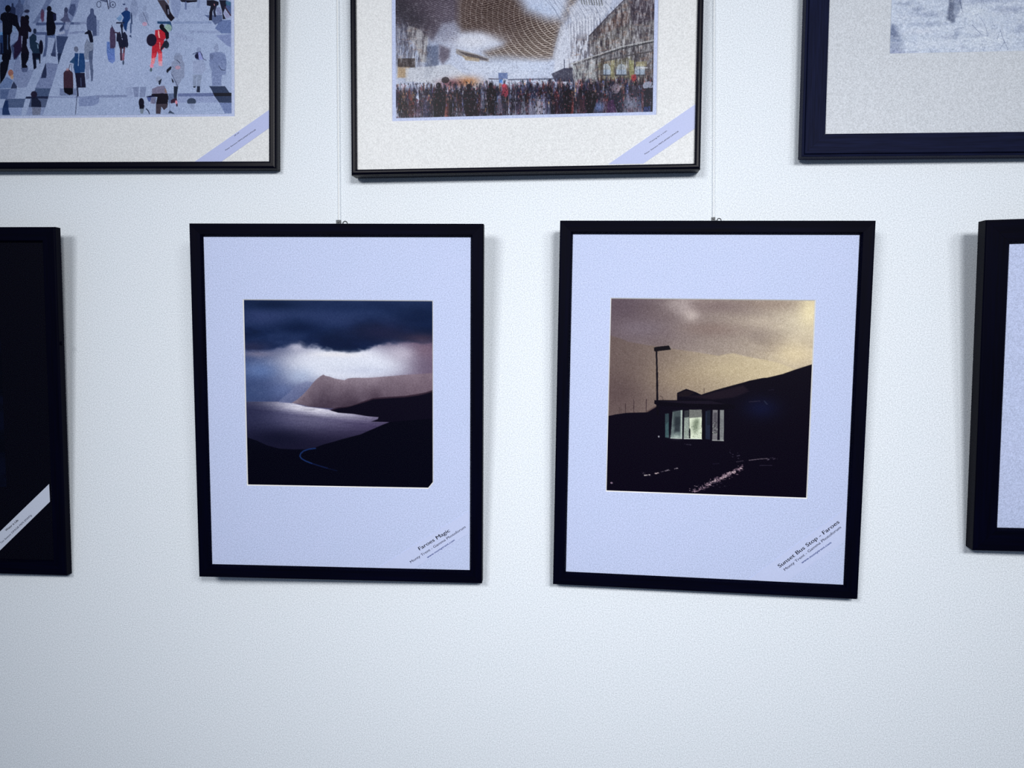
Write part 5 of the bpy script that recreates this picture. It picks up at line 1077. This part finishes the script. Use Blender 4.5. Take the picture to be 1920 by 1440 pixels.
    ('poly',[(300.4,178.3),(304.5,178.4),(303.6,211.1),(299.4,211)],(60,50,44),0.8,1.47),
    ('poly',[(314.3,181.4),(319.8,181.6),(320.2,208.8),(314.6,208.7)],(150,146,100),0.6,1.76),
    ('poly',[(340.4,182.3),(347.3,182.5),(347.7,209.6),(342.2,209.5)],(150,150,100),0.8,1.76),
    ('poly',[(343.5,202.7),(350.4,201.6),(350.5,212.4),(343.7,213.6)],(150,60,60),0.7,1.47),
    ('line',[(138.8,202.2),(158.8,203.6)],(60,60,80),1.47,0.8),
    ('poly',[(152.5,194.3),(165.9,194.7),(165.9,203),(152.6,202.6)],(90,110,160),0.9,1.17),
    ('poly',[(153.7,203.5),(158.3,203.6),(158.3,209.1),(153.7,209)],(84,140,220),0.9,0.88),
    ('line',[(167.4,204.4),(232.4,204.9)],(70,76,100),1.76,0.8),
    ('poly',[(229.5,198),(247.6,190.3),(260.2,190.7),(260.4,209.8),(235.2,209.1)],(40,40,60),0.85,1.17),
    ('line',[(248.1,179.4),(248.2,193)],(50,54,80),1.47,0.9),
    ('blob',107.3,205.5,17.6,7.6,(190,120,60),0.8),
    ('blob',81.4,207.5,17.6,7.0,(90,30,40),0.7),
  ],
  'crowd': [205.3,256.2],
  'people': [
    ('blob',207.3,247,17.6,11.7,(170,180,205),0.35),
    ('poly',[(316.7,218.3),(326.7,218.5),(330.1,225.5),(330.3,239.1),(333.2,254.2),(324.9,252.6),(315,238.7)],(24,26,44),0.95,1.17),
    ('ell',322.3,221.2,5.9,7.0,(112,104,120),0.95),
    ('ell',325.6,221.2,2.35,3.5,(170,150,160),0.7),
    ('ell',368.5,218.4,8.2,5.9,(150,158,180),0.9),
    ('poly',[(361.1,222.2),(377.3,221.3),(377.9,259.4),(362.3,259)],(16,18,36),0.97,1.17),
    ('blob',344.1,242.2,10.6,11.2,(130,144,170),0.8),
    ('ell',348,225.9,8.2,8.8,(40,38,56),0.9),
    ('blob',298.5,246.5,10.0,8.2,(96,118,170),0.85),
    ('poly',[(157.4,211),(164.6,211.2),(167.5,223.8),(164.6,229.2),(157.5,226.3)],(150,50,70),0.8,1.17),
    ('ell',161.1,212.5,2.64,2.64,(190,60,80),0.9),
    ('poly',[(150.4,228.9),(156.1,223.5),(159.1,251.3),(150.5,253.9)],(150,160,190),0.4,1.76),
    ('poly',[(127.5,219.9),(131.8,220),(131.8,245.1),(126.1,244.9)],(170,178,205),0.4,1.47),
    ('poly',[(187.4,229.8),(190.2,227.2),(193.2,254.9),(186.1,256.1)],(170,178,205),0.45,2.05),
    ('poly',[(210,230.4),(212.8,227.8),(215.9,256.8),(208.8,256.7)],(170,178,205),0.45,2.05),
    ('poly',[(218.5,225.2),(220.2,225.2),(222.1,257),(217.6,256.9)],(170,178,205),0.45,2.05),
    ('poly',[(198.2,232.9),(201,230.2),(203.2,256.5),(196.6,256.4)],(170,178,205),0.4,2.05),
    ('ell',141.2,212,3.2,4.1,(12,10,22),0.95),
    ('poly',[(134.6,217.9),(139.5,214.7),(143.5,214.8),(149.2,219.4),(150.4,228.9),(146.4,237.1),(146.5,253.8),(138.5,253.6),(136.7,234.1)],(10,8,20),0.92,1.47),
    ('ell',64,209.8,3.8,4.4,(16,14,28),0.95),
    ('poly',[(55.3,220.7),(60,214.2),(68.1,214.4),(73.9,221.2),(75,238),(72.1,254.8),(57,254.4)],(10,10,24),0.9,1.76),
    ('ell',108.8,212.7,3.5,4.1,(16,12,28),0.9),
    ('poly',[(99.9,223.6),(105,216.5),(113.1,216.7),(120.6,225.3),(121.8,256),(107.4,256.7),(101.6,249.9)],(14,12,26),0.9,1.76),
    ('ell',253.5,216.8,2.93,3.8,(16,12,26),0.9),
    ('poly',[(248.3,223.2),(252.1,220),(257.8,221.3),(260.1,231.8),(258.1,256.5),(250.3,256.3)],(12,10,22),0.9,1.47),
    ('ell',285.6,217.7,3.5,4.1,(14,12,24),0.9),
    ('poly',[(277.4,229.5),(282.9,222),(290.1,223.3),(296.4,232.7),(291.6,249.1),(288.9,257.2),(281.1,257)],(10,10,20),0.9,1.76),
    ('ell',74.2,202.3,5.9,4.7,(34,26,34),0.9),
    ('ell',347.7,206.9,3.5,4.1,(150,50,60),0.9),
    ('poly',[(310.9,238.6),(319.2,236.1),(325,258.1),(309.7,257.7)],(60,30,70),0.8,1.47),
    ('poly',[(362.1,248.1),(371.7,247),(371.9,259.8),(362.3,259.6)],(24,50,110),0.8,1.47),
  ],
  'rect': [-0.1879,0.1364],
}
SNOW = {
  'w': 385,
  'h': 250,
  'ops': [
    ('blob',34,190.7,7.6,3.2,(130,142,170),0.7),
    ('blob',17.5,182.4,15.2,2.85,(140,152,178),0.6),
    ('blob',3.3,214.4,3.8,3.8,(120,134,164),0.8),
    ('blob',1.2,220.3,6.7,10.5,(104,118,152),0.75),
    ('blob',7.8,232.3,8.6,8.6,(116,130,162),0.7),
    ('blob',4.3,244,10.5,6.7,(126,138,170),0.6),
    ('blob',4.6,223.3,5.7,5.7,(92,104,138),0.6),
    ('blob',10.2,247.6,7.6,2.28,(120,130,170),0.6),
    ('line',[(-0.3,249.4),(38.8,248.2)],(128,136,170),0.76,0.7),
    ('poly',[(75.1,149.9),(81.7,150.1),(82.5,185.2),(83.8,208.6),(80.5,210.5),(73.2,203.5),(75.4,185)],(74,84,112),0.8,3.8),
    ('poly',[(80.8,150),(89.2,150.3),(92.3,183.5),(87.3,200.9),(82.8,206.7)],(104,116,146),0.6,3.8),
    ('blob',78.4,201.7,4.8,3.8,(64,76,106),0.6),
    ('poly',[(81.3,192.9),(90.7,191.2),(88.2,200),(82.5,199.8)],(150,162,188),0.6,2.85),
    ('line',[(89.3,179.5),(93.7,196.2)],(80,90,120),1.33,0.7),
    ('blob',86.8,227.3,3.4,5.7,(128,142,172),0.7),
    ('blob',75.1,229,10.5,2.47,(140,152,182),0.6),
    ('blob',152.4,193.9,18.1,4.8,(140,152,184),0.6),
    ('blob',124,181.5,47.5,3.4,(146,158,188),0.5),
    ('blob',49.4,198,28.5,3.8,(150,162,190),0.6),
    ('blob',49.9,210.7,28.5,2.85,(150,162,190),0.5),
    ('blob',94.4,243.1,3.8,5.7,(158,168,196),0.5),
    ('blob',121.3,234.9,47.5,8.6,(214,224,238),0.6),
    ('blob',110.6,197.6,19.0,8.6,(214,224,238),0.6),
    ('blob',16.3,201,15.2,3.8,(216,224,238),0.6),
    ('blob',40.7,220.3,19.0,3.8,(216,222,236),0.6),
    ('blob',50.8,239.2,23.8,5.7,(214,222,236),0.5),
    ('line',[(106.5,213.1),(119.2,227.1)],(96,106,138),0.57,0.8),
    ('line',[(115.5,202.6),(121.4,210.6),(125.5,220.4),(127.7,229.2)],(110,120,150),0.48,0.7),
    ('line',[(84.2,219.4),(106.5,214.1)],(110,120,150),0.38,0.6),
    ('line',[(106.2,180),(107.2,193.6)],(120,130,160),0.38,0.6),
    ('line',[(117.5,180.3),(118.3,192)],(120,130,160),0.38,0.6),
    ('line',[(143.2,220.8),(148.4,235.6),(154.5,248.3)],(90,100,134),0.57,0.8),
    ('line',[(142.4,224.7),(139.5,234.9)],(96,106,138),0.48,0.8),
    ('line',[(149.4,237.5),(143.3,248.1)],(96,106,138),0.48,0.8),
    ('line',[(132.9,231.3),(140.6,225.6)],(110,120,150),0.38,0.7),
    ('line',[(119.4,232.9),(122.8,249.6)],(120,130,160),0.38,0.7),
    ('line',[(126,236),(123.2,248.6)],(120,130,160),0.38,0.7),
    ('line',[(149.4,237.5),(154.1,239.6),(153.5,248.3)],(100,110,140),0.38,0.7),
    ('line',[(52.5,245.1),(55,250.1)],(90,100,130),0.57,0.8),
    ('line',[(105.5,238.5),(110.9,231.8)],(120,130,160),0.38,0.6),
    ('blob',116.4,228,6.7,1.9,(120,132,164),0.4),
    ('line',[(166.3,217.5),(171.7,213.8)],(120,130,160),0.38,0.6),
    ('blob',167.3,220.5,5.7,5.7,(150,162,190),0.5),
  ],
  'rect': [-0.1844,0.167],
}

def rect_hole(u0, u1, v0, v1, cut=0):
    h = [(u0, v0), (u1-cut, v0), (u1, v0+cut*1.25), (u1, v1), (u0, v1)] if cut else [(u0, v0), (u1, v0), (u1, v1), (u0, v1)]
    return h
def framed(key, label, prof, fmat, mount, hole, P, rect, plabel, lbl, group, core='core', paper=None):
    f = FRAMES[key]
    root = empty('framed_photograph', label, 'framed picture', frame_matrix(f), group)
    moulding(f, prof(f), FM[fmat], root)
    t = f['t']; c = f['H']/2; ins = .004
    box('backing_board', -f['W']/2+ins, f['W']/2-ins, -(t-.0092), -(t-.0122), ins, f['H']-ins, M['back'], root)
    w = t-.0064
    board(f, f['fw']-.0025, hole, w, .0014, M[mount], M[core], root)
    if paper:
        u0, u1, v0, v1 = paper; sheet(f, 'mount_sheet', u0, u1, v0, v1, t-.0083, M['sheet'], root)
    if P is not None: print_obj(f, P, rect, t-.0080, root, plabel)
    gi = f['fw']-.0015
    box('glass', -f['W']/2+gi, f['W']/2-gi, -(t-.0050), -(t-.0057), gi, f['H']-gi, M['glass'], root)
    if key in LABELS: label_strip(f, LABELS[key], w+.00005, root, lbl)
    return root

def span(D, P): r = D['rect']; return r[0], r[0]+P.w/1000, r[1]-P.h/1000, r[1]
UPPER = 'framed photographs in the upper row'; LOWER = 'framed photographs in the lower row'

P = paint_fjord(FJORD); u0, u1, v0, v1 = span(FJORD, P)
framed('A', 'black wooden frame with a lavender mat around a dark stormy fjord photograph', prof_wood, 'wood', 'lavender', rect_hole(u0, u1, v0, v1, .0068), P, FJORD['rect'], 'square photograph of a headland and sea under storm clouds', 'pale strip printed with a title across the corner', LOWER)
P = paint_shelter(SHELTER); u0, u1, v0, v1 = span(SHELTER, P)
framed('B', 'black wooden frame with lavender mat around a sepia bus shelter photograph', prof_wood, 'wood', 'lavender', rect_hole(u0, u1, v0, v1), P, SHELTER['rect'], 'square photograph of a bus shelter and street lamp against a sepia sky', 'pale strip printed with a title across the corner', LOWER)
P = paint_plaza(PLAZA); u0, u1, v0, v1 = span(PLAZA, P)
framed('UL', 'thin black frame around a bluish photograph of people crossing a plaza, one in red', prof_metal, 'metal', 'cream', rect_hole(u0-.005, u1+.005, v0-.0038, v1+.004), P, PLAZA['rect'], 'multiple exposure photograph of people on a pale plaza', 'lavender strip printed with a title across the corner', UPPER, paper=(u0-.012, u1+.012, v0-.012, v1+.012))
P = paint_station(STATION); u0, u1, v0, v1 = span(STATION, P)
framed('UM', 'thin black frame around a photograph of a crowd under a latticed station roof', prof_metal, 'metal', 'cream', rect_hole(u0-.0055, u1+.0052, v0-.0046, v1+.004), P, STATION['rect'], 'blurred photograph of a crowd in a vaulted hall', 'lavender strip printed with a title across the corner', UPPER, paper=(u0-.012, u1+.012, v0-.012, v1+.012))
P = paint_snow(SNOW); u0, u1, v0, v1 = span(SNOW, P)
framed('UR', 'wide navy black frame with a grey mat around a pale snowy tree photograph', prof_flat, 'navy', 'grey', rect_hole(u0, u1, v0, v1), P, SNOW['rect'], 'pale photograph of snowy ground with a tree trunk and twigs', None, UPPER, core='grey')
P = paint_plain(dict(w=230, h=330, a=(4, 6, 18), b=(10, 16, 40), seed=71)); f = FRAMES['L']
L_ = framed('L', 'black frame with a black mat and white corner label at the left edge', prof_wood, 'wood', 'blackmat', rect_hole(-.115, .115, -.135, .195), P, (-.115, .195), 'dark photograph', 'white strip printed with a title across the corner', LOWER, core='blackmat')
P = paint_plain(dict(w=210, h=260, a=(120, 130, 150), b=(170, 180, 200), seed=72))
framed('R', 'thick black frame with a lavender mat at the right edge', prof_wood, 'wood', 'lavender', rect_hole(-.105, .105, -.13, .13), P, (-.105, .13), 'grey photograph', None, LOWER)

# ---------------------------------------------------------------- stud on the side of the left frame
def cyl(name, p, q, r, m, parent=None, n=14, bulge=0.):
    p, q = Vector(p), Vector(q); d = (q-p).normalized(); a = d.orthogonal().normalized(); b = d.cross(a)
    rings = [(0, r*.75), (.12, r), (.88, r), (1, r*.75)] if bulge else [(0, r), (1, r)]
    V = [tuple(p+(q-p)*t+(a*math.cos(k*2*math.pi/n)+b*math.sin(k*2*math.pi/n))*rr) for t, rr in rings for k in range(n)]
    F = [(i*n+k, i*n+(k+1) % n, (i+1)*n+(k+1) % n, (i+1)*n+k) for i in range(len(rings)-1) for k in range(n)]
    F += [tuple(reversed(range(n))), tuple((len(rings)-1)*n+k for k in range(n))]
    return obj(name, V, F, m, parent)
su, sv = [0.218, 0.0947]
cyl('side_stud', (f['W']/2-.001, -.006, f['H']/2+sv), (f['W']/2+.0022, -.006, f['H']/2+sv), .003, FM['wood'][0], L_, bulge=1)

# ---------------------------------------------------------------- hanging cords and hooks
CORDS = [[[-0.3848, -0.005, 2.0625], [-0.3846, -0.005, 1.7402]], [[0.1742, -0.005, 1.986], [0.1741, -0.005, 1.73]]]
HOOKS = [[-0.3749, -0.022, 1.7221], [0.1751, -0.016, 1.7148]]
clab = ('white nylon cord hanging down to the fjord picture', 'white nylon cord hanging down to the bus shelter picture')
for k, (a, b) in enumerate(CORDS):
    a, b = Vector(a), Vector(b); d = (b-a).normalized(); top = a-d*((2.88-a.z)/-d.z if d.z else 0); bot = b+d*.06
    o = cyl('hanging_cord', top, bot, (.00075, .0005)[k], M['nylon'], None, 10); tag(o, clab[k], 'cord', 'picture hanging cords')
def torus(name, c, R, r, m, parent, n=18, k=8, squash=1.):
    V = []; F = []
    for i in range(n):
        a = i*2*math.pi/n
        for j in range(k):
            b = j*2*math.pi/k; q = R+r*math.cos(b); V.append((c[0]+q*math.cos(a), c[1]+r*math.sin(b), c[2]+q*math.sin(a)*squash))
            F.append((i*k+j, i*k+(j+1) % k, ((i+1) % n)*k+(j+1) % k, ((i+1) % n)*k+j))
    return obj(name, V, F, m, parent)
hl = ('small steel hook and ring above the top edge of the fjord frame', 'small steel hook and ring above the top edge of the bus shelter frame')
for k, h in enumerate(HOOKS):
    h = Vector(h); hm = Matrix.Translation(h)
    r = empty('picture_hook', hl[k], 'hook', hm, 'steel picture hooks')
    s = (1., .8)[k]
    box('clamp', -.0075*s, -.001*s, -.002, .003, -.016, .0042*s, M['steel'], r)
    torus('ring', (.0058*s, 0, -.0012*s), .0034*s, .0009*s, M['steel'], r)
    cyl('screw', (-.004*s, -.0035, .0015*s), (-.004*s, -.0015, .0015*s), .0018*s, M['steel'], r, bulge=1)
    cyl('bar', (-.002*s, 0, -.0026*s), (.0035*s, 0, -.0012*s), .0009*s, M['steel'], r)
